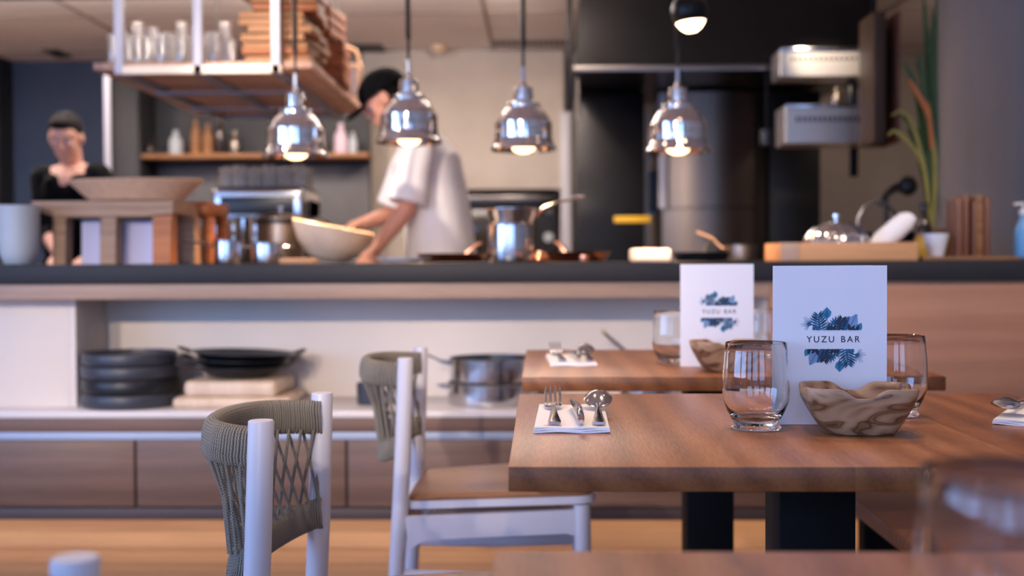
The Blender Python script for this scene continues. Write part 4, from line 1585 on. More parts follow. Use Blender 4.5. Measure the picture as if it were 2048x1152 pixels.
# pine tray with cloche
px0, px1, YT = 1562, 1835, 3.86
xa_, xb_ = at(px0, 500, YT - 0.13).x, at(px1, 500, YT - 0.13).x
t = thing('wooden_tray', 'pine box tray on the right of the bar holding the chrome dome', 'tray', ((xa_ + xb_) / 2, YT, BZ))
W2 = (xb_ - xa_) / 2
for s in (-1, 1):
    obj('side', box(NB(), -W2, W2, s * 0.13 - 0.008, s * 0.13 + 0.008, 0.0, 0.058, 0.002), M_['boxwood'], t)
    obj('end', box(NB(), s * (W2 - 0.008) - 0.008, s * (W2 - 0.008) + 0.008, -0.1215, 0.1215, 0.0, 0.058, 0.002), M_['boxwood'], t)
obj('base', box(NB(), -W2 + 0.017, W2 - 0.017, -0.121, 0.121, 0.002, 0.012), M_['boxwood'], t)
obj('corner_block', box(NB(), -W2 - 0.002, -W2 + 0.055, -0.142, -0.1385, 0.0, 0.058, 0.0015), M_['strip'], t)
# fluted cloche
b = bmesh.new()
n = 96
prev = None
for j in range(13):
    f = j / 12
    r = 0.107 * math.cos(f * PI / 2) ** 0.75
    z = 0.085 * math.sin(f * PI / 2)
    ring = [b.verts.new(((r * (1 + 0.035 * math.cos(12 * 2 * PI * i / n) * (1 - f * 0.7))) * math.cos(2 * PI * i / n), (r * (1 + 0.035 * math.cos(12 * 2 * PI * i / n) * (1 - f * 0.7))) * math.sin(2 * PI * i / n), z)) for i in range(n)] if r > 1e-4 else [b.verts.new((0, 0, z))]
    if prev:
        for i in range(n):
            if len(ring) == 1:
                b.faces.new((prev[i], prev[(i + 1) % n], ring[0]))
            else:
                b.faces.new((prev[i], prev[(i + 1) % n], ring[(i + 1) % n], ring[i]))
    prev = ring
t = thing('cloche', 'fluted chrome dome in the pine tray', 'cloche', (on_bar(1672, YT), YT, BZ + 0.0125))
oo = obj('dome', b, M_['chrome'], t)
oo.location.z = 0.03
obj('skirt', lathe(NB(), [(0.102, 0), (0.112, 0), (0.110, 0.030), (0.106, 0.031), (0.102, 0.028)], 48, close=True), M_['chrome'], t)
obj('knob', lathe(NB(), [(0, 0.113), (0.006, 0.114), (0.006, 0.124), (0.014, 0.130), (0.014, 0.139), (0, 0.143)], 24), M_['chrome'], t)
# wok with arched handle behind
t = pot('steel_wok', 'dark steel wok with tall arched handle behind the pine tray', (on_bar(1752, 4.25), 4.25, BZ), 0.10, 0.10, M_['darksteel'], flare=0.04, cat='wok')
b = NB()
tube(b, [(-0.070, 0, 0.10), (-0.065, 0, 0.15), (-0.045, 0, 0.190), (-0.01, 0, 0.212), (0.035, 0, 0.205), (0.075, 0, 0.165), (0.105, 0, 0.12), (0.13, 0, 0.10)], 0.0085, 12, flat=(0.7, 1.3))
obj('arched_handle', b, M_['steel'], t)
# white cloth bundle
b = NB()
tube(b, [(-0.075, 0, 0.0), (-0.045, 0.005, 0.018), (0.0, 0, 0.045), (0.04, 0, 0.075), (0.060, 0, 0.090)], [0.022, 0.033, 0.036, 0.032, 0.018], 16, flat=(1, 0.9))
for v in b.verts:
    v.co += Vector((math.sin(v.co.z * 90) * 0.003, math.sin(v.co.x * 70) * 0.003, math.cos(v.co.x * 60 + v.co.y * 40) * 0.003))
single('cloth_bundle', b, M_['whitecloth'], 'crumpled white cloth leaning in the right end of the pine tray', 'cloth', (on_bar(1792, 3.87), 3.87, BZ + 0.052), (0, R(-6), 0))
# soy bottle, yellow jar, white cup
def bottle(label, loc, r, h, m, capm, neck=0.35, name='sauce_bottle', lab_m=None):
    t = thing(name, label, 'bottle', loc)
    obj('glass_body', lathe(NB(), [(0, 0), (r * 0.9, 0), (r, 0.006), (r, h * 0.55), (r * 0.8, h * 0.66), (r * neck, h * 0.78), (r * neck, h * 0.93), (0, h * 0.93)], 32), m, t)
    obj('cap', lathe(NB(), [(r * neck + 0.002, h * 0.90), (r * neck + 0.003, h * 0.99), (r * neck, h), (0, h)], 24), capm, t)
    if lab_m:
        obj('label_band', lathe(NB(), [(r + 0.0008, h * 0.12), (r + 0.0008, h * 0.46)], 32), lab_m, t)
    return t
M_['soy'] = mat('dark_soy', srgb(40, 24, 18), 0.15)
bottle('dark sauce bottle with black cap right of the wok handle', (on_bar(1848, 4.1), 4.1, BZ), 0.026, 0.20, M_['soy'], M_['plastic'], 0.45, lab_m=M_['strip'])
single('yellow_jar', lathe(NB(), [(0, 0), (0.026, 0), (0.030, 0.006), (0.030, 0.06), (0.024, 0.075), (0.026, 0.082), (0, 0.084)], 28), M_['yellowcer'], 'yellow glazed jar behind the white cup', 'jar', (on_bar(1846, 3.98), 3.98, BZ))
t = thing('white_cup', 'small tapered white cup on a thin board, right of the pine tray', 'cup', (on_bar(1872, 3.82), 3.82, BZ + 0.0125))
obj('cup', lathe(NB(), [(0, 0), (0.022, 0), (0.024, 0.003), (0.040, 0.072), (0.0405, 0.074), (0.038, 0.074), (0.023, 0.008), (0, 0.006)], 36), M_['porcelain'], t)
single('amber_jar', lathe(NB(), [(0, 0), (0.030, 0), (0.032, 0.004), (0.032, 0.07), (0.028, 0.082), (0, 0.084)], 28), mat('amber', srgb(170, 104, 40), 0.25), 'amber jar behind the white cup, under the plant', 'jar', (on_bar(1880, 4.05), 4.05, BZ))
single('thin_board', box(NB(), -0.17, 0.14, -0.09, 0.09, 0, 0.012, 0.003), M_['board'], 'thin dark board under the white cup and the dark wooden blocks', 'board', (on_bar(1932, 3.84), 3.84, BZ))
# dark wooden blocks: upright menus
for i, (px, hh, ww, dy, lab) in enumerate(((1912, 0.185, 0.020, 0, 'leftmost of the upright dark wooden menus'), (1927, 0.200, 0.018, 0.01, 'second upright dark wooden menu, the darkest'), (1940, 0.175, 0.016, -0.008, 'narrow upright dark wooden menu in the middle'), (1951, 0.196, 0.020, 0.004, 'reddish upright wooden menu, second from the right'), (1963, 0.190, 0.018, -0.005, 'rightmost of the upright dark wooden menus'))):
    single('wooden_menu', box(NB(), -ww / 2, ww / 2, -0.055, 0.055, 0, hh, 0.002), M_['darkwood'] if i % 2 == 0 else M_['board'] if i == 3 else M_['darkwood'], lab, 'menu', (on_bar(px - 4, 3.84), 3.84 + dy, BZ + 0.0125), (0, 0, R(1.5 * (i - 2))), group='upright wooden menus')
t = bottle('blue bottle with white pump at the right edge of the frame', (on_bar(2046, 3.85), 3.85, BZ + 0.009), 0.027, 0.155, M_['blueplastic'], M_['white'], 0.4, 'pump_bottle')
b = NB(); tube(b, [(0, 0, 0.15), (0, 0, 0.175), (-0.03, 0, 0.172)], 0.005, 8)
obj('pump', b, M_['white'], t)
single('blue_tray', box(NB(), -0.05, 0.16, -0.07, 0.07, 0, 0.008, 0.003), mat('blue_grey_slate', srgb(70, 84, 104), 0.5), 'flat blue-grey tray under the blue bottle at the right edge', 'tray', (on_bar(2046, 3.85), 3.85, BZ))

# ================================================================== ON THE LOW SHELF
SZ = shelf_t + 0.0005
SY = 3.80
names = ['lowest round dark stone plate of the stack at the left end of the niche', 'second round dark plate from below in the left stack', 'third round dark plate from below in the left stack', 'topmost round dark plate of the left stack']
z = SZ
pa = at(254, 760, 3.765).x + 0.014
for i, (r, h, m) in enumerate(((0.155, 0.044, M_['slate']), (0.156, 0.046, M_['iron']), (0.154, 0.042, M_['slate']), (0.150, 0.040, M_['slate']))):
    b = NB()
    lathe(b, [(0, 0), (r - 0.012, 0), (r - 0.004, 0.004), (r, 0.014), (r, h - 0.004), (r - 0.003, h), (r - 0.010, h), (r - 0.012, h - 0.010), (0, h - 0.012)], 64)
    single('dark_plate', b, m, names[i], 'plate', (pa + (0, 0.002, -0.001, -0.003)[i], 3.765, z), group='dark plates stacked in the niche')
    z += h + 0.0004
# cream boards + black pans
pb = at(482, 760, SY)
z = SZ
for i, (sx, sy, h) in enumerate(((0.235, 0.14, 0.036), (0.200, 0.135, 0.050))):
    b = box(NB(), -sx / 1.25, sx / 1.25, -sy, sy, 0, h, 0.016, 4) if i == 0 else box(NB(), -sx / 1.35, sx / 1.35, -sy, sy, 0, h, 0.016, 4)
    single('cream_board', b, M_['creamwood'], ['lower thick pale wooden board under the black pans', 'upper thick pale wooden board under the black pans'][i], 'board', (pb.x, SY, z), (0, 0, R(2 - 3 * i)), group='pale boards under the black pans')
    z += h + 0.0005
pans = ['lower black pan with loop handles on the pale boards', 'middle black pan with loop handles on the pale boards', 'top black pan of the stack on the pale boards, tilted to the right']
for i, (r, h, tl) in enumerate(((0.135, 0.036, 0), (0.150, 0.038, 1.5), (0.158, 0.036, 2.5))):
    t = thing('black_pan', pans[i], 'pan', (pb.x + (0, 0.003, 0.006)[i], SY, z), 0, 'black pans stacked in the niche', rot=(0, R(tl), R(8 * i)))
    obj('pan_body', lathe(NB(), [(0, 0), (r * 0.55, 0), (r * 0.75, 0.008), (r, h - 0.002), (r + 0.012, h), (r + 0.012, h + 0.002), (r - 0.002, h), (r * 0.74, 0.011), (0, 0.003)], 56), M_['iron'], t)
    for s in (-1, 1):
        b = NB()
        x_ = s * (r + 0.008)
        tube(b, [(x_, -0.03, h), (x_ + s * 0.028, -0.026, h + 0.010), (x_ + s * 0.036, 0, h + 0.013), (x_ + s * 0.028, 0.026, h + 0.010), (x_, 0.03, h)], 0.0042, 8)
        obj('loop_handle', b, M_['iron'], t)
    z += 0.0225
single('dark_cup', lathe(NB(), [(0, 0), (0.036, 0), (0.038, 0.004), (0.040, 0.068), (0.037, 0.070), (0.035, 0.01), (0, 0.008)], 36), M_['slate'], 'small dark cup in the niche behind the rear chair back', 'cup', (at(738, 790, SY - 0.02).x, SY - 0.02, SZ))
pc = at(985, 760, SY)
pot('steel_saute_pan', 'lower of two stacked steel pans in the niche', (pc.x, SY, SZ), 0.145, 0.072, M_['steel'], loops=True)
t = pot('steel_saute_pan', 'upper of two stacked steel pans in the niche, left of the rear table', (pc.x, SY, SZ + 0.073), 0.140, 0.078, M_['steel'], loops=True)
b = NB(); tube(b, [(-0.139, -0.02, 0.055), (-0.155, -0.025, 0.062), (-0.185, -0.04, 0.078), (-0.205, -0.05, 0.088)], [0.008, 0.007, 0.006, 0.008], 10, flat=(0.6, 1.2))
obj('long_handle', b, M_['steel'], t)
pd = at(1300, 760, SY)
t = pot('steel_frying_pan', 'steel pan in the niche whose handle rises above the rear tabletop', (pd.x, SY, SZ), 0.10, 0.06, M_['steel'])
q = at(1207, 665, SY) - pd; q.z = at(1207, 665, SY).z - SZ
q2 = at(1262, 712, SY) - pd; q2.z = at(1262, 712, SY).z - SZ
b = NB(); tube(b, [(-0.098, 0, 0.045), (q2.x - 0.02, 0, q2.z - 0.016), (q2.x, 0, q2.z), (q.x, 0, q.z)], [0.008, 0.008, 0.007, 0.0075], 12, flat=(0.7, 1.2))
obj('long_handle', b, M_['brushed'], t)
obj('handle_knob', ball(NB(), (q.x, 0, q.z), 0.0095, 14), M_['creamwood'], t)

# ================================================================== KITCHEN BEHIND
def cabinet(name, label, cat, x0, x1, y0, y1, z0, z1, m, doors=0, dm=None, hm=None):
    t = thing(name, label, cat, (x0, y0, z0))
    w_ = x1 - x0
    obj('body', box(NB(), 0, w_, 0.02, y1 - y0, 0, z1 - z0, 0.002), m, t)
    for i in range(doors):
        a = w_ * i / doors + 0.004
        c = w_ * (i + 1) / doors - 0.004
        d = obj('door', box(NB(), a, c, 0, 0.019, 0.01, z1 - z0 - 0.01, 0.003), dm or m, t)
        if hm:
            obj('handle', tube(NB(), [(c - 0.04, -0.02, (z1 - z0) * 0.4), (c - 0.04, -0.02, (z1 - z0) * 0.6)], 0.006, 8), hm, d)
    return t


# working counter behind the chef, hidden below bar height
Y2 = 6.55
# left dark back bar
ya = 7.6
xa_, xb_, xc_ = at(224, 300, ya).x, at(280, 300, ya).x, at(727, 300, ya).x
cabinet('tall_cabinet', 'tall black cabinet standing against the navy wall', 'cabinet', xa_, xb_ - 0.005, ya, YF - 0.07, 0, ZC - 0.003, M_['darkwall'], 1, M_['darkwall'])
t = thing('back_bar', 'dark back bar panel with a long wooden shelf behind the coffee machine', 'back bar', (xb_, ya, 0))
W_ = xc_ - xb_
obj('backing_panel', box(NB(), 0, W_, 0.30, 0.36, 0.9, at(500, 180, ya).z), M_['darkwall'], t)
obj('splashback', box(NB(), 0.02, W_ - 0.002, 0.285, 0.299, 0.92, at(500, 326, ya).z), M_['greywall'], t)
zs = at(500, 306, ya).z
obj('shelf', box(NB(), 0.0, W_ + 0.02, 0.02, 0.299, zs - 0.028, zs, 0.002), M_['board'], t)
obj('base_cabinet', box(NB(), 0, W_, -0.25, 0.36, 0, 0.90), M_['darkwall'], t)
zs += 0.0005
items = [(300, 0.03, 0.10, 'dark', 'short dark jar'), (352, 0.045, 0.17, 'white', 'pale rounded vase'), (392, 0.035, 0.24, 'board', 'tall brown bottle'), (416, 0.036, 0.21, 'board', 'shorter brown bottle'), (440, 0.03, 0.26, 'dark', 'slim black bottle'),
         (470, 0.035, 0.16, 'steel', 'steel shaker'), (612, 0.028, 0.12, 'white', 'small white cup'), (640, 0.03, 0.14, 'steel', 'grey tin'), (682, 0.045, 0.21, 'pink', 'pale pink bottle'), (706, 0.028, 0.15, 'white', 'white carton at the right end')]
mm = {'dark': M_['soy'], 'white': M_['greyceramic'], 'board': M_['board'], 'steel': M_['brushed'], 'pink': mat('pale_pink', srgb(214, 190, 206), 0.5)}
for px, r, h, k_, lab in items:
    b = NB()
    lathe(b, [(0, 0), (r * 0.9, 0), (r, 0.01), (r, h * 0.55), (r * 0.75, h * 0.68), (r * 0.4, h * 0.8), (r * 0.38, h * 0.98), (0, h)], 20)
    single('shelf_bottle', b, mm[k_], lab + ' on the wooden shelf of the back bar', 'bottle', (at(px, 300, ya + 0.15).x, ya + 0.15, zs), group='bottles on the back bar shelf')

# coffee machine with glasses on top, on its own worktop
ym = 5.35
xa_, xb_ = at(424, 440, ym).x, at(606, 440, ym).x
t = thing('side_worktop', 'steel side worktop under the coffee machine', 'worktop', ((xa_ + xb_) / 2, ym + 0.25, 0))
obj('top', box(NB(), -0.5, 0.42, -0.30, 0.30, 0.86, 0.90, 0.004), M_['brushed'], t)
obj('cabinet', box(NB(), -0.48, 0.40, -0.27, 0.28, 0, 0.859), M_['darkwall'], t)
h_ = at(500, 375, ym).z - 0.901
t = thing('coffee_machine', 'chrome coffee machine with upturned glasses on top, behind the bar at the left', 'coffee machine', ((xa_ + xb_) / 2, ym + 0.22, 0.901))
W_ = (xb_ - xa_) / 2
obj('body', box(NB(), -W_, W_, -0.10, 0.22, 0.05, h_ - 0.02, 0.03, 4), M_['steel'], t)
obj('head', box(NB(), -W_, W_, -0.22, 0.22, h_ * 0.60, h_ - 0.002, 0.02, 4), M_['steel'], t)
obj('cup_tray', box(NB(), -W_ + 0.01, W_ - 0.01, -0.20, 0.20, h_ - 0.0015, h_ + 0.004, 0.001), M_['darkmetal'], t)
obj('control_panel', box(NB(), -W_ + 0.04, W_ - 0.04, -0.226, -0.221, h_ * 0.70, h_ * 0.90, 0.001), M_['plastic'], t)
obj('drip_tray', box(NB(), -W_ + 0.02, W_ - 0.02, -0.22, 0.0, 0.0, 0.05, 0.006), M_['darkmetal'], t)
for s in (-1, 1):
    g_ = obj('group_head', lathe(NB(), [(0, 0), (0.030, 0), (0.034, 0.02), (0.028, 0.05), (0, 0.05)], 24), M_['chrome'], t, loc=(s * W_ * 0.45, -0.16, h_ * 0.60 - 0.051))
    obj('portafilter', tube(NB(), [(0, -0.03, 0.01), (0, -0.15, 0.0)], [0.010, 0.014], 12), M_['plastic'], g_)
z0_ = 0.901 + h_ + 0.005
f2 = None
for j in range(3):
    for i in range(6):
        x = (xa_ + xb_) / 2 - W_ + 0.035 + i * (2 * W_ - 0.07) / 5
        y = ym + 0.10 + j * 0.085
        if f2 is None:
            f2 = single('upturned_glass', lathe(NB(), [(0.032, 0), (0.033, 0.001), (0.028, 0.085), (0.026, 0.09), (0, 0.09), (0, 0.084), (0.025, 0.082), (0.0305, 0.001)], 24, close=False), M_['thinglass'], 'small upturned glass on top of the coffee machine', 'glass', (x, y, z0_), group='upturned glasses on the coffee machine')
        else:
            dup(f2, (x, y, z0_), 0, scale=(1, 1, 1 + 0.15 * ((i + j) % 2)))

# steel pole behind the rack's left end
pp = at(215, 250, 6.0)
single('steel_pole', lathe(NB(), [(0.030, 0), (0.030, 0.006), (0.0175, 0.008), (0.0175, at(215, 152, 6.0).z), (0, at(215, 152, 6.0).z)], 20), M_['frame'], 'pale upright pole between the dark haired cook and the tall black cabinet', 'pole', (pp.x, 6.0, 0.001))

# concrete wall projection behind the chef, with a dark oven recess
yb_ = 8.2
xa_, xb_ = at(727, 300, yb_).x, at(1128, 300, yb_).x
xo, zo = at(922, 380, yb_).x, at(1000, 378, yb_).z
b = NB()
box(b, xa_, xb_, yb_, YF - 0.003, zo, ZC - 0.003)
box(b, xa_, xo, yb_, YF - 0.003, 0, zo - 0.0005)
struct('wall_projection', b, M_['concrete'], label='concrete wall projection behind the chef')
t = thing('built_in_oven', 'dark built-in oven in the concrete wall behind the saucepan', 'oven', (xo + 0.01, yb_ + 0.08, 0.0))
W_ = xb_ - xo - 0.07
obj('housing', box(NB(), 0, W_, 0.03, 0.3, 0.0, zo - 0.002), M_['darkmetal'], t)
obj('upper_shelf', box(NB(), 0.01, W_ - 0.01, 0.0, 0.029, zo - 0.10, zo - 0.04, 0.002), M_['darksteel'], t)
obj('oven_window', box(NB(), 0.06, W_ - 0.14, 0.012, 0.029, zo - 0.42, zo - 0.14, 0.004), mat('oven_glass', srgb(52, 46, 38), 0.15), t)
kk = at(1097, 474, yb_)
obj('knob', lathe(NB(), [(0, 0), (0.035, 0), (0.032, 0.02), (0, 0.022)], 24, M=Matrix.Rotation(R(90), 4, 'X')), M_['greyceramic'], t, loc=(kk.x - xo - 0.01, 0.028, kk.z))
kk = at(1100, 424, yb_)
obj('knob', lathe(NB(), [(0, 0), (0.025, 0), (0.022, 0.02), (0, 0.022)], 24, M=Matrix.Rotation(R(90), 4, 'X')), M_['darksteel'], t, loc=(kk.x - xo - 0.01, 0.028, kk.z))
xf0, xf1 = at(1120, 300, yb_).x, at(1141, 300, yb_).x
single('door_post', box(NB(), xf0 + 0.004, xf1, yb_ - 0.06, yb_ - 0.002, 0, ZC - 0.45, 0.002), M_['frame'], 'pale vertical post between the concrete wall and the black cabinet', 'post')

# extractor hood
yh0, yh1 = 6.2, 7.6
h0 = at(1152, 139, yh0); h1 = at(1752, 139, yh0)
t = thing('extractor_hood', 'large dark steel extractor hood over the stoves', 'extractor hood', (0, 0, 0))
zz = h0.z
b = bmesh.new()
top = ZC - 0.004
lo = [(h0.x, yh0, zz), (h1.x, yh0, zz), (h1.x, yh1, zz), (h0.x, yh1, zz)]
hi = [(h0.x + 0.03, yh0 + 0.05, top), (h1.x, yh0 + 0.05, top), (h1.x, yh1, top), (h0.x + 0.03, yh1, top)]
A = [b.verts.new(p_) for p_ in lo]; B = [b.verts.new(p_) for p_ in hi]
b.faces.new(B); b.faces.new(list(reversed(A)))
for i in range(4):
    b.faces.new((A[i], A[(i + 1) % 4], B[(i + 1) % 4], B[i]))
bmesh.ops.recalc_face_normals(b, faces=b.faces[:])
obj('canopy', b, M_['hood'], t, angle=20)
obj('lower_rim', box(NB(), h0.x - 0.012, h1.x + 0.012, yh0 - 0.015, yh0 - 0.001, zz - 0.012, zz + 0.016, 0.002), M_['brushed'], t)
obj('side_rim', box(NB(), h0.x - 0.013, h0.x - 0.001, yh0, yh1, zz - 0.012, zz + 0.016, 0.002), M_['brushed'], t)
obj('ceiling_strut', box(NB(), h0.x - 0.045, h0.x - 0.016, yh0 + 0.1, yh0 + 0.13, at(1150, 215, yh0).z, top, 0.002), M_['darkmetal'], t)
obj('gas_pipe', tube(NB(), [at(1157, 135, yh0 + 0.2), at(1156, 238, yh0 + 0.2)], 0.011, 10), M_['brushed'], t)

# black cabinet, narrow gap, curved steel cabinet, dark wall panel under the hood
yc = 6.9
a = at(1152, 300, yc).x; c = at(1290, 300, yc).x
zk = zz - 0.02
t = cabinet('black_cabinet', 'tall black cabinet with a yellow strip, left of the curved steel cabinet', 'cabinet', a, c, yc, 7.7, 0, zk, M_['darkmetal'], 1, M_['darkmetal'])
y0p, y1p = at(1228, 439, yc), at(1301, 439, yc)
obj('yellow_strip', box(NB(), y0p.x - a, y1p.x - a, -0.006, -0.001, y0p.z - 0.019, y0p.z + 0.019, 0.002), M_['yellow'], t)
a2 = at(1327, 300, yc).x; c2 = at(1538, 300, yc).x
t = thing('steel_column', 'tall rounded stainless steel cabinet under the hood', 'steel cabinet', (a2, yc, 0))
def bowed(z0, z1, W_, depth=0.6, bow=0.09, n=24):
    b = bmesh.new()
    prof = []
    for i in range(n + 1):
        f = i / n
        prof.append((W_ * f, -bow * math.sin(PI * min(1, max(0, f))) + bow))
    prof += [(W_, depth), (0, depth)]
    A = [b.verts.new((x, y, z0)) for x, y in prof]
    B = [b.verts.new((x, y, z1)) for x, y in prof]
    b.faces.new(list(reversed(A))); b.faces.new(B)
    m_ = len(prof)
    for i in range(m_):
        b.faces.new((A[i], A[(i + 1) % m_], B[(i + 1) % m_], B[i]))
    bmesh.ops.recalc_face_normals(b, faces=b.faces[:])
    return b
zse = at(1430, 415, yc).z
obj('lower_door', bowed(0.02, zse - 0.003, c2 - a2), M_['steelcol'], t)
obj('upper_door', bowed(zse + 0.003, zk, c2 - a2), M_['steelcol'], t)
a3 = at(1542, 300, yc).x; c3 = at(1642, 300, yc).x
cabinet('dark_panel_cabinet', 'dark cabinet between the rounded steel one and the pale wall', 'cabinet', a3, c3, yc, 7.7, 0, zk, M_['darkmetal'], 1, M_['darkmetal'])
obj('painted_edge_highlight', box(NB(), -0.022, 0.026, 0.05, 0.08, zse, zk, 0.002), M_['frame'], t)  # pale strip standing in for the bright reflection along the cabinet edge
# small things in the narrow gap
for i, (px, py, r, m_, lab) in enumerate(((1296, 335, 0.035, mat('tan_tin', srgb(150, 110, 78), 0.5), 'tan tin in the narrow gap beside the black fridge'), (1306, 370, 0.030, M_['greyceramic'], 'pale canister in the narrow gap left of the steel cabinet'))):
    pass
t = thing('gap_shelf', 'narrow wall shelf rack in the gap beside the rounded steel cabinet', 'shelf', (at(1291, 300, 7.3).x, 7.3, 0))
Wg = at(1326, 300, 7.3).x - at(1291, 300, 7.3).x
for s in (0.004, Wg - 0.018):
    obj('upright', box(NB(), s, s + 0.014, 0, 0.014, 0, 1.9), M_['brushed'], t)
for zz_ in (0.9, 1.25, 1.62):
    obj('shelf', box(NB(), 0.019, Wg - 0.019, 0.0, 0.2, zz_, zz_ + 0.012), M_['brushed'], t)
for zz_, m_, lab, h_ in ((0.9125, M_['brushed'], 'steel tin on the lower board of the narrow gap shelf', 0.12), (1.2625, M_['greyceramic'], 'pale grey canister on the middle board of the narrow gap shelf', 0.26)):
    single('canister', lathe(NB(), [(0, 0), (0.034, 0), (0.036, 0.004), (0.036, h_), (0.030, h_ + 0.01), (0, h_ + 0.012)], 24), m_, lab, 'canister', (at(1308, 300, 7.4).x, 7.4, zz_))

# steel salamander boxes with slots
M_['warmer'] = mat('satin_steel_box', srgb(225, 218, 210), 0.34, 0.75)
def vent_box(label, px0, px1, py0, py1, Y, depth):
    a = at(px0, py1, Y); c = at(px1, py0, Y)
    t = thing('steel_warmer', label, 'food warmer', (a.x, Y, a.z))
    W_, H_ = c.x - a.x, c.z - a.z
    obj('casing', box(NB(), 0, W_, 0, depth, 0, H_, 0.003, 1), M_['warmer'], t, angle=15)
    b = NB()
    n = 15
    for i in range(n):
        x = W_ * (0.14 + 0.80 * i / (n - 1))
        box(b, x - W_ * 0.014, x + W_ * 0.014, -0.0015, 0.001, H_ * 0.56, H_ * 0.70)
    obj('vent_slots', b, M_['plastic'], t)
    obj('top_lip', box(NB(), 0.0, W_, -0.02, -0.001, H_ - 0.012, H_ + 0.002, 0.001), M_['steel'], t)
    for s in (0.03, W_ - 0.05):
        obj('bracket', box(NB(), s, s + 0.02, depth + 0.001, depth + 0.03, H_ * 0.2, H_ * 0.9), M_['darkmetal'], t)
    return t, W_, H_, a
tb1, wb, hb, ab = vent_box('upper slotted steel warmer box under the hood at the right', 1560, 1741, 96, 153, 5.9, 0.22)
tb2, wb2, hb2, ab2 = vent_box('lower slotted steel warmer box below the upper one', 1570, 1746, 209, 287, 5.9, 0.24)
light('added_warmer_fill', 'SPOT', (ab.x + 0.12, 5.0, 2.38), 60, (1.0, 0.80, 0.60), (R(66), 0, R(-8)), 0.05, spot=26, blend=0.8)  # added lamp in front of the hood, brightens the warmer boxes
xl = ab.x + wb
single('warmer_bracket', box(NB(), xl - 0.03, xl + 0.012, 6.165, 6.18, 1.4, 1.94, 0.002), M_['darkmetal'], 'dark upright carrying the two slotted warmer boxes', 'bracket')
for i, (px, h_, m_, lab) in enumerate(((1672, 0.10, M_['brushed'], 'steel jar on the lower warmer box'), (1700, 0.15, M_['plastic'], 'black bottle on the lower warmer box'), (1728, 0.135, M_['porcelain'], 'white bottle on the lower warmer box, next to the wood panel'))):
    single('small_jar', lathe(NB(), [(0, 0), (0.026, 0), (0.028, 0.004), (0.027, h_ * 0.7), (0.015, h_ * 0.85), (0.014, h_), (0, h_)], 20), m_, lab, 'jar', (at(px, 210, 6.0).x, 6.0, ab2.z + hb2 + 0.0005))
t = pot('black_pot', 'black pot hanging left of the lower warmer box', at(1533, 292, 6.25), 0.038, 0.085, M_['iron'])
obj('hanger_rod', tube(NB(), [(0, 0, 0.002), (0, 0, zz - 0.002 - at(1533, 292, 6.25).z)], 0.005, 8), M_['darkmetal'], t)
# wooden upright panel
a = at(1748, 22, 5.45); c = at(1800, 285, 5.45)
t = thing('wooden_shelf_unit', 'tall brown wooden box shelf on the wall left of the plant', 'shelf', (a.x, 5.45, c.z))
W_, H_ = c.x - a.x, a.z - c.z
obj('side_panel', box(NB(), 0, W_ * 0.45, 0, 0.25, 0, H_, 0.002), mat('umber_wood', srgb(66, 47, 30), 0.6, var=0.1), t)
obj('side_panel', box(NB(), W_ - 0.014, W_, 0, 0.25, 0, H_, 0.002), M_['darkwood'], t)
obj('back_panel', box(NB(), W_ * 0.45 + 0.001, W_ - 0.015, 0.23, 0.25, 0, H_), M_['darkwood'], t)
obj('hanger', box(NB(), 0.02, 0.04, 0.10, 0.12, H_, ZC - c.z - 0.001), M_['darkmetal'], t)
# desk lamp-like black tap on the wall
t = thing('black_tap', 'black wall tap above the sauce bottle', 'tap', at(1815, 372, 5.2))
obj('rosette', ball(NB(), (0, 0, 0), (0.045, 0.03, 0.045), 20), M_['plastic'], t)
obj('spout', tube(NB(), [(-0.02, -0.01, 0.01), (-0.07, -0.03, -0.005), (-0.11, -0.04, -0.04), (-0.135, -0.04, -0.09)], [0.014, 0.012, 0.011, 0.010], 12), M_['plastic'], t)
obj('wall_arm', tube(NB(), [(0, 0.02, 0), (0, 0.2, -0.01), (0.01, 0.35, -0.02)], 0.012, 10), M_['plastic'], t)
obj('down_pipe', tube(NB(), [(0.01, 0.35, -0.02), (0.01, 0.35, -(at(1815, 372, 5.2).z - 0.005))], 0.012, 10), M_['plastic'], t)

# potted plant beside the pillar
py_ = 4.55
pb_ = at(1866, 515, py_)
t = thing('potted_plant', 'tall strap-leaved plant with green, yellow and orange leaves left of the pillar', 'plant', (pb_.x, py_, zt + 0.0004))
obj('pot', lathe(NB(), [(0, 0), (0.04, 0), (0.05, 0.06), (0.056, 0.12), (0.051, 0.12), (0.046, 0.10), (0, 0.10)], 32), mat('clay_pot', srgb(120, 80, 54), 0.7), t)
random.seed(11)
def strap(b, pts, w_):
    pts = [Vector(p_) for p_ in pts]
    fr = frames(pts)
    prev = None
    n = len(pts)
    for i, (p_, (tg, u, v)) in enumerate(zip(pts, fr)):
        f = i / (n - 1)
        ww = w_ * (math.sin(PI * (0.08 + 0.90 * f)) ** 0.7) + 0.0006
        side = Vector((tg.z, 0, -tg.x)).normalized() if abs(tg.y) < 0.9 else u
        L_ = b.verts.new(p_ - side * ww); C_ = b.verts.new(p_ + Vector((0, 0.15 * ww, 0))); R_ = b.verts.new(p_ + side * ww)
        L2 = b.verts.new(p_ - side * ww + Vector((0, 0.0012, 0))); C2 = b.verts.new(p_ + Vector((0, 0.15 * ww + 0.0012, 0))); R2 = b.verts.new(p_ + side * ww + Vector((0, 0.0012, 0)))
        cur = (L_, C_, R_, R2, C2, L2)
        if prev:
            for k in range(6):
                b.faces.new((prev[k], prev[(k + 1) % 6], cur[(k + 1) % 6], cur[k]))
        prev = cur
bg, by, bo = NB(), NB(), NB()
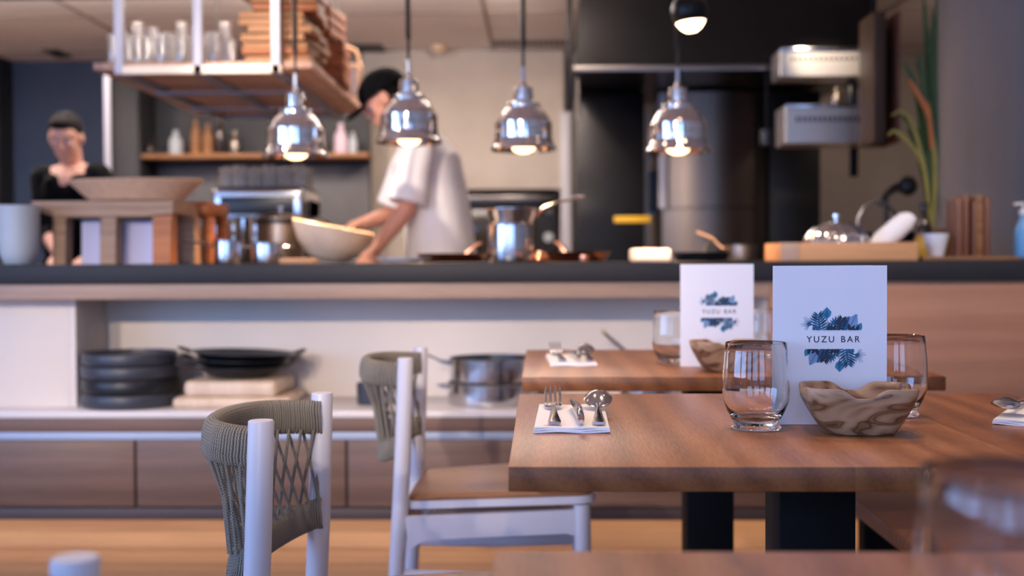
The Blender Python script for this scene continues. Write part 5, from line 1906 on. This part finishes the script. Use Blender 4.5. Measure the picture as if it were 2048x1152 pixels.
def leafpath(px_list, y0):
    out = []
    for i, (px, py) in enumerate(px_list):
        q = at(px, py, y0)
        out.append((q.x - pb_.x, q.y - py_, q.z - (zt + 0.0004)))
    # smooth
    res = []
    n = len(out)
    for i in range(n - 1):
        for k in range(5):
            f = k / 5
            p0, p1, p2, p3 = (Vector(out[max(0, i - 1)]), Vector(out[i]), Vector(out[i + 1]), Vector(out[min(n - 1, i + 2)]))
            res.append(0.5 * ((2 * p1) + (p2 - p0) * f + (2 * p0 - 5 * p1 + 4 * p2 - p3) * f * f + (3 * p1 - p0 - 3 * p2 + p3) * f ** 3))
    res.append(Vector(out[-1]))
    return res
green = [[(1864, 455), (1858, 330), (1852, 220), (1838, 100)], [(1866, 455), (1864, 330), (1862, 200), (1858, 60)], [(1867, 455), (1868, 300), (1868, 160), (1866, 20)],
         [(1862, 455), (1850, 360), (1836, 300), (1815, 255)], [(1865, 455), (1856, 350), (1850, 270), (1846, 170), (1834, 120)], [(1868, 455), (1872, 320), (1870, 180), (1874, -20)],
         [(1863, 455), (1852, 340), (1842, 230), (1826, 160), (1806, 120)], [(1866, 455), (1862, 300), (1856, 130), (1848, -10)], [(1869, 455), (1866, 360), (1858, 250), (1862, 140)], [(1864, 455), (1846, 330), (1830, 260), (1800, 230)]]
for i, pl_ in enumerate(green):
    strap(bg, leafpath(pl_, py_ + 0.02 * (i % 5) - 0.04), 0.013)
for pl_ in ([(1862, 455), (1848, 340), (1822, 290), (1790, 262), (1776, 272)], [(1862, 455), (1850, 350), (1830, 262), (1806, 222), (1782, 232)], [(1866, 455), (1870, 330), (1862, 260), (1858, 200)]):
    strap(by, leafpath(pl_, py_ - 0.06), 0.008)
strap(bo, leafpath([(1864, 300), (1858, 235), (1846, 205), (1826, 172), (1818, 158)], py_ - 0.08), 0.010)
obj('green_leaves', bg, M_['leaf'], t, angle=80)
obj('yellow_leaves', by, M_['leaf2'], t, angle=80)
obj('orange_leaf', bo, M_['leaf3'], t, angle=80)


# ================================================================== PEOPLE
def capsule(b, pts, rad, n=16, flat=(1, 1)):
    """tapered limb with round joints, to be fused"""
    pts = [Vector(p_) for p_ in pts]
    tube(b, pts, rad, n, flat=flat)
    for p_, r in zip(pts, rad if isinstance(rad, (list, tuple)) else [rad] * len(pts)):
        ball(b, p_, r * 0.995 * min(flat[0], flat[1], 1), 12)


def fused(name, b, m, parent, voxel, smooth=3):
    o = obj(name, b, m, parent, smooth=False)
    md = o.modifiers.new('fuse', 'REMESH')
    md.mode = 'VOXEL'
    md.voxel_size = voxel
    md.use_smooth_shade = True
    sm = o.modifiers.new('soften', 'SMOOTH')
    sm.factor = 0.5
    sm.iterations = smooth
    return o


def head_into(b, M):
    ball(b, (-0.008, 0, 0.028), (0.094, 0.074, 0.088), 24, M)
    ball(b, (0.022, 0, -0.032), (0.062, 0.056, 0.074), 20, M)
    ball(b, (0.056, 0, -0.088), (0.024, 0.026, 0.019), 12, M)
    ball(b, (0.074, 0, 0.030), (0.016, 0.046, 0.012), 12, M)
    tube(b, [(0.083, 0, 0.020), (0.094, 0, 0.0), (0.104, 0, -0.020)], [0.007, 0.009, 0.012], 10, M=M)
    ball(b, (0.092, 0, -0.024), (0.014, 0.017, 0.008), 10, M)
    ball(b, (0.078, 0, -0.052), (0.012, 0.023, 0.006), 10, M)
    ball(b, (0.076, 0, -0.061), (0.013, 0.020, 0.007), 10, M)
    for s in (-1, 1):
        ball(b, (0.058, s * 0.038, -0.012), (0.022, 0.018, 0.018), 10, M)
        ball(b, (-0.004, s * 0.076, 0.000), (0.018, 0.009, 0.030), 12, M)


def eyes(parent, M, iris):
    for s in (-1, 1):
        e = obj('eye', ball(NB(), M @ Vector((0.0715, s * 0.031, 0.008)), 0.0092, 12), M_['porcelain'], parent)
        b = NB(); ball(b, M @ Vector((0.0780, s * 0.031, 0.004)), 0.0045, 10)
        obj('iris', b, iris, e)
        b = NB(); tube(b, [M @ Vector((0.080, s * 0.016, 0.029)), M @ Vector((0.085, s * 0.031, 0.034)), M @ Vector((0.074, s * 0.048, 0.030))], 0.0035, 6)
        obj('eyebrow', b, M_['hair'], parent)


def hand_into(b, wrist, direction, palm_n, curl=0.5, side=1, L=0.18):
    """palm plus five separate bent fingers; palm_n points out of the palm"""
    d = Vector(direction).normalized()
    nrm = Vector(palm_n)
    nrm = (nrm - d * nrm.dot(d)).normalized()
    s = d.cross(nrm) * side
    w0 = Vector(wrist)
    ctr = w0 + d * 0.052
    rot = Matrix((d, s, nrm)).transposed()
    ball(b, ctr, (0.052, 0.040, 0.015), 14, rot=rot)
    capsule(b, [w0, w0 + d * 0.03], [0.024, 0.026], 10)
    for k, ln in enumerate((0.068, 0.078, 0.073, 0.058)):
        off = s * ((k - 1.5) * -0.021)
        p0 = ctr + d * 0.036 + off
        a1 = curl * 0.6
        d1 = (d * math.cos(a1) + nrm * math.sin(a1)).normalized()
        d2 = (d * math.cos(a1 + curl) + nrm * math.sin(a1 + curl)).normalized()
        d3 = (d * math.cos(a1 + 1.8 * curl) + nrm * math.sin(a1 + 1.8 * curl)).normalized()
        p1 = p0 + d1 * ln * 0.48
        p2 = p1 + d2 * ln * 0.30
        p3 = p2 + d3 * ln * 0.22
        capsule(b, [p0, p1, p2, p3], [0.0095, 0.0088, 0.0080, 0.0070], 8)
    t0 = w0 + d * 0.028 + s * 0.030
    capsule(b, [t0, t0 + d * 0.028 + s * 0.020 + nrm * 0.008, t0 + d * 0.052 + s * 0.026 + nrm * 0.020], [0.013, 0.0105, 0.0085], 8)


# ---- chef at the pass, facing left and leaning over the bowl
CYc = 4.86
def q(px, py, dy=0.0):
    v = at(px, py, CYc + dy)
    return Vector((v.x, v.y, v.z))


chef = thing('person', 'person in white T-shirt and black cap leaning left over the pale bowl', 'person', (q(880, 520).x, CYc, 0.0))
O = Vector(chef.location)
def lq(px, py, dy=0.0):
    return q(px, py, dy) - O
hc = lq(772, 203)
HM = Matrix.Translation(hc) @ Matrix.Rotation(R(183), 4, 'Z') @ Matrix.Rotation(R(30), 4, 'Y')
b = NB()
head_into(b, HM)
nb, ch1, ch2, wst, pel = lq(838, 272), lq(846, 325), lq(858, 395), lq(868, 465), lq(878, 530)
capsule(b, [hc + Vector((0.03, 0, -0.02)), (hc + nb) / 2 + Vector((0.01, 0, -0.02)), nb], [0.058, 0.056, 0.070], 16)
tube(b, [nb + Vector((0, 0, 0.0)), ch1, ch2, wst, pel], [0.075, 0.150, 0.145, 0.130, 0.145], 24, flat=(0.85, 1.15))
ball(b, pel, (0.12, 0.165, 0.12), 20)
def arm(sh, el, wr):
    capsule(b, [sh, sh.lerp(el, 0.5), el], [0.052, 0.046, 0.038], 14)
    capsule(b, [el, el.lerp(wr, 0.35), wr], [0.038, 0.037, 0.024], 14)
n_sh, n_el, n_wr = lq(838, 300, -0.18), lq(812, 420, -0.22), lq(752, 498, -0.22)
f_sh, f_el, f_wr = lq(826, 296, 0.18), lq(786, 428, 0.20), lq(716, 450, 0.04)
arm(n_sh, n_el, n_wr)
arm(f_sh, f_el, f_wr)
capsule(b, [nb, n_sh], [0.07, 0.055], 14)
capsule(b, [nb, f_sh], [0.07, 0.055], 14)
hand_into(b, n_wr, (n_wr - n_el), (0.3, 0.9, -0.3), 0.55, 1)
hand_into(b, f_wr, (f_wr - f_el) + Vector((0, 0, -0.01)), (0, -0.3, -1), 0.45, -1)
for s in (-1, 1):
    hip = Vector((pel.x, pel.y + s * 0.09, 0.86)); knee = Vector((pel.x - 0.02, s * 0.11, 0.48)); ank = Vector((pel.x + 0.02, s * 0.12, 0.08))
    capsule(b, [hip, knee], [0.085, 0.058], 16)
    capsule(b, [knee, knee.lerp(ank, 0.35), ank], [0.058, 0.056, 0.038], 16)
    ball(b, ank + Vector((-0.06, 0, -0.035)), (0.13, 0.045, 0.04), 14)
fused('body', b, M_['skin'], chef, 0.0065, 3)
eyes(chef, HM, M_['hair'])
# hair at the nape
b = NB(); ball(b, (-0.022, 0, 0.018), (0.088, 0.078, 0.080), 20, HM)
obj('hair', b, M_['hair'], chef)
# cap with visor pointing forward-down
b = bmesh.new()
bmesh.ops.create_uvsphere(b, u_segments=32, v_segments=20, radius=1)
bmesh.ops.delete(b, geom=[v for v in b.verts if v.co.z < -0.22], context='VERTS')
bmesh.ops.transform(b, matrix=HM @ Matrix.Translation((-0.010, 0, 0.050)) @ Matrix.Rotation(R(4), 4, 'Y') @ Matrix.Diagonal((0.108, 0.090, 0.088, 1)), verts=b.verts[:])
cp_ = obj('cap', b, M_['blackcloth'], chef)
b = NB(); ball(b, (0.118, 0, 0.038), (0.062, 0.068, 0.0055), 24, HM @ Matrix.Rotation(R(8), 4, 'Y'))
obj('visor', b, M_['blackcloth'], cp_)
# T-shirt: loose body and wide short sleeves
b = NB()
tube(b, [nb + Vector((0.022, 0, -0.015)), ch1 + Vector((0.012, 0, 0.01)), ch2 + Vector((0.02, 0, 0)), wst + Vector((0.02, 0, 0)), pel + Vector((0.015, 0, -0.06))], [0.098, 0.160, 0.160, 0.160, 0.172], 28, flat=(0.90, 1.22))
for sh, el in ((n_sh, n_el), (f_sh, f_el)):
    d_ = (el - sh)
    tube(b, [sh - d_ * 0.10 + Vector((0.01, 0, 0.0)), sh + d_ * 0.3, sh + d_ * 0.90], [0.060, 0.074, 0.083], 20)
    ball(b, sh + Vector((0.006, 0, 0.004)), 0.066, 14)
    capsule(b, [nb + Vector((0.02, 0, -0.02)), sh], [0.080, 0.066], 14)
ts = fused('t_shirt', b, M_['whitecloth'], chef, 0.008, 4)
b = NB()
for s in (-1, 1):
    capsule(b, [Vector((pel.x, s * 0.085, 0.87)), Vector((pel.x - 0.02, s * 0.11, 0.48)), Vector((pel.x + 0.02, s * 0.12, 0.10))], [0.10, 0.076, 0.064], 18)
ball(b, Vector((pel.x, 0, 0.90)), (0.135, 0.175, 0.10), 20)
fused('trousers', b, M_['blackcloth'], chef, 0.010, 3)
b = NB()
for s in (-1, 1):
    ball(b, Vector((pel.x - 0.04, s * 0.12, 0.046)), (0.155, 0.056, 0.045), 16)
fused('shoes', b, M_['plastic'], chef, 0.008, 2)

# ---- dark haired cook at far left, facing the camera and looking down
CYw = 5.55
def w_(px, py, dy=0.0):
    return at(px, py, CYw + dy)
cook = thing('person', 'person with dark tied back hair and black top looking down at far left', 'person', (w_(140, 500).x, CYw, 0.0))
O = Vector(cook.location)
def lw(px, py, dy=0.0):
    return w_(px, py, dy) - O
hc = lw(132, 278, -0.06)
HM = Matrix.Translation(hc) @ Matrix.Rotation(R(-84), 4, 'Z') @ Matrix.Rotation(R(24), 4, 'Y') @ Matrix.Diagonal((0.97, 0.97, 0.99, 1))
b = NB()
head_into(b, HM)
nb, ch1, ch2, wst, pel = lw(145, 346, 0.02), lw(145, 382, 0.0), lw(145, 435, 0.02), lw(145, 490, 0.05), lw(145, 545, 0.08)
capsule(b, [hc + Vector((0, 0.03, -0.03)), nb + Vector((0, 0, 0.03)), nb], [0.054, 0.050, 0.060], 16)
ball(b, ch1 + Vector((0, 0, 0.01)), (0.150, 0.098, 0.115), 20)
ball(b, ch1 + Vector((0, -0.055, 0.02)), (0.060, 0.050, 0.075), 16)
ball(b, ch2, (0.145, 0.095, 0.14), 20)
ball(b, wst, (0.125, 0.085, 0.14), 20)
ball(b, pel, (0.155, 0.11, 0.13), 20)
r_sh, r_el, r_wr = lw(88, 358, 0.0), lw(92, 462, -0.02), lw(118, 512, -0.24)
l_sh, l_el, l_wr = lw(196, 352, 0.0), lw(222, 452, -0.02), lw(190, 512, -0.24)
for sh, el, wr in ((r_sh, r_el, r_wr), (l_sh, l_el, l_wr)):
    capsule(b, [nb, sh], [0.055, 0.048], 14)
    capsule(b, [sh, sh.lerp(el, 0.5), el], [0.046, 0.042, 0.035], 14)
    capsule(b, [el, el.lerp(wr, 0.35), wr], [0.035, 0.033, 0.022], 14)
hand_into(b, r_wr, (0.25, -0.9, -0.25), (0.1, -0.1, -1), 0.5, 1)
hand_into(b, l_wr, (-0.25, -0.9, -0.25), (-0.1, -0.1, -1), 0.5, -1)
for s in (-1, 1):
    hip = Vector((s * 0.085, pel.y, 0.84)); knee = Vector((s * 0.10, pel.y - 0.03, 0.46)); ank = Vector((s * 0.11, pel.y + 0.02, 0.08))
    capsule(b, [hip, knee], [0.085, 0.055], 16)
    capsule(b, [knee, knee.lerp(ank, 0.35), ank], [0.055, 0.052, 0.036], 16)
    ball(b, ank + Vector((0, -0.06, -0.035)), (0.045, 0.125, 0.04), 14)
fused('body', b, M_['skin2'], cook, 0.0065, 3)
eyes(cook, HM, M_['hair'])
b = NB()
ball(b, (-0.020, 0, 0.042), (0.093, 0.080, 0.086), 24, HM)
ball(b, (-0.095, 0, 0.045), (0.040, 0.036, 0.036), 16, HM)
ball(b, (0.020, 0, 0.085), (0.060, 0.060, 0.034), 16, HM)
fused('hair', b, M_['hair'], cook, 0.006, 2)
b = NB()
ball(b, ch1 + Vector((0, 0.004, -0.006)), (0.166, 0.112, 0.112), 20)
ball(b, ch2 + Vector((0, -0.004, 0)), (0.160, 0.110, 0.145), 20)
ball(b, wst, (0.142, 0.100, 0.15), 20)
ball(b, pel, (0.170, 0.124, 0.11), 20)
for s in (-1, 1):
    top_ = nb + Vector((s * 0.078, 0.01, 0.000))
    tube(b, [top_, ch1 + Vector((s * 0.062, -0.075, 0.03)), ch2 + Vector((s * 0.02, -0.078, 0.10)), ch2 + Vector((0, -0.06, 0.02))], [0.034, 0.044, 0.050, 0.06], 14)
for sh, el, wr in ((r_sh, r_el, r_wr), (l_sh, l_el, l_wr)):
    capsule(b, [nb + Vector((0.0, 0.03, -0.035)), sh + Vector((0, 0.002, 0.002))], [0.054, 0.066], 14)
    tube(b, [sh, sh.lerp(el, 0.5), el, el.lerp(wr, 0.3)], [0.062, 0.058, 0.051, 0.046], 14)
    ball(b, el, 0.050, 12)
fused('black_top', b, M_['blackcloth'], cook, 0.008, 3)
b = NB()
for s in (-1, 1):
    capsule(b, [Vector((s * 0.085, pel.y, 0.84)), Vector((s * 0.10, pel.y - 0.03, 0.46)), Vector((s * 0.11, pel.y + 0.02, 0.10))], [0.10, 0.070, 0.056], 18)
ball(b, Vector((0, pel.y, 0.88)), (0.165, 0.12, 0.09), 20)
fused('trousers', b, M_['blackcloth'], cook, 0.010, 3)
b = NB()
for s in (-1, 1):
    ball(b, Vector((s * 0.11, pel.y - 0.04, 0.046)), (0.054, 0.145, 0.045), 16)
fused('shoes', b, M_['plastic'], cook, 0.008, 2)
# worktop the cook leans over
t = thing('prep_table', 'low steel worktop in front of the dark haired cook', 'worktop', (w_(140, 500).x - 0.05, CYw - 0.42, 0))
obj('top', box(NB(), -0.45, 0.34, -0.20, 0.22, 0.84, 0.87, 0.004), M_['brushed'], t)
for sx in (-0.42, 0.30):
    for sy in (-0.18, 0.19):
        obj('leg', box(NB(), sx - 0.015, sx + 0.015, sy - 0.015, sy + 0.015, 0, 0.8395), M_['brushed'], t)
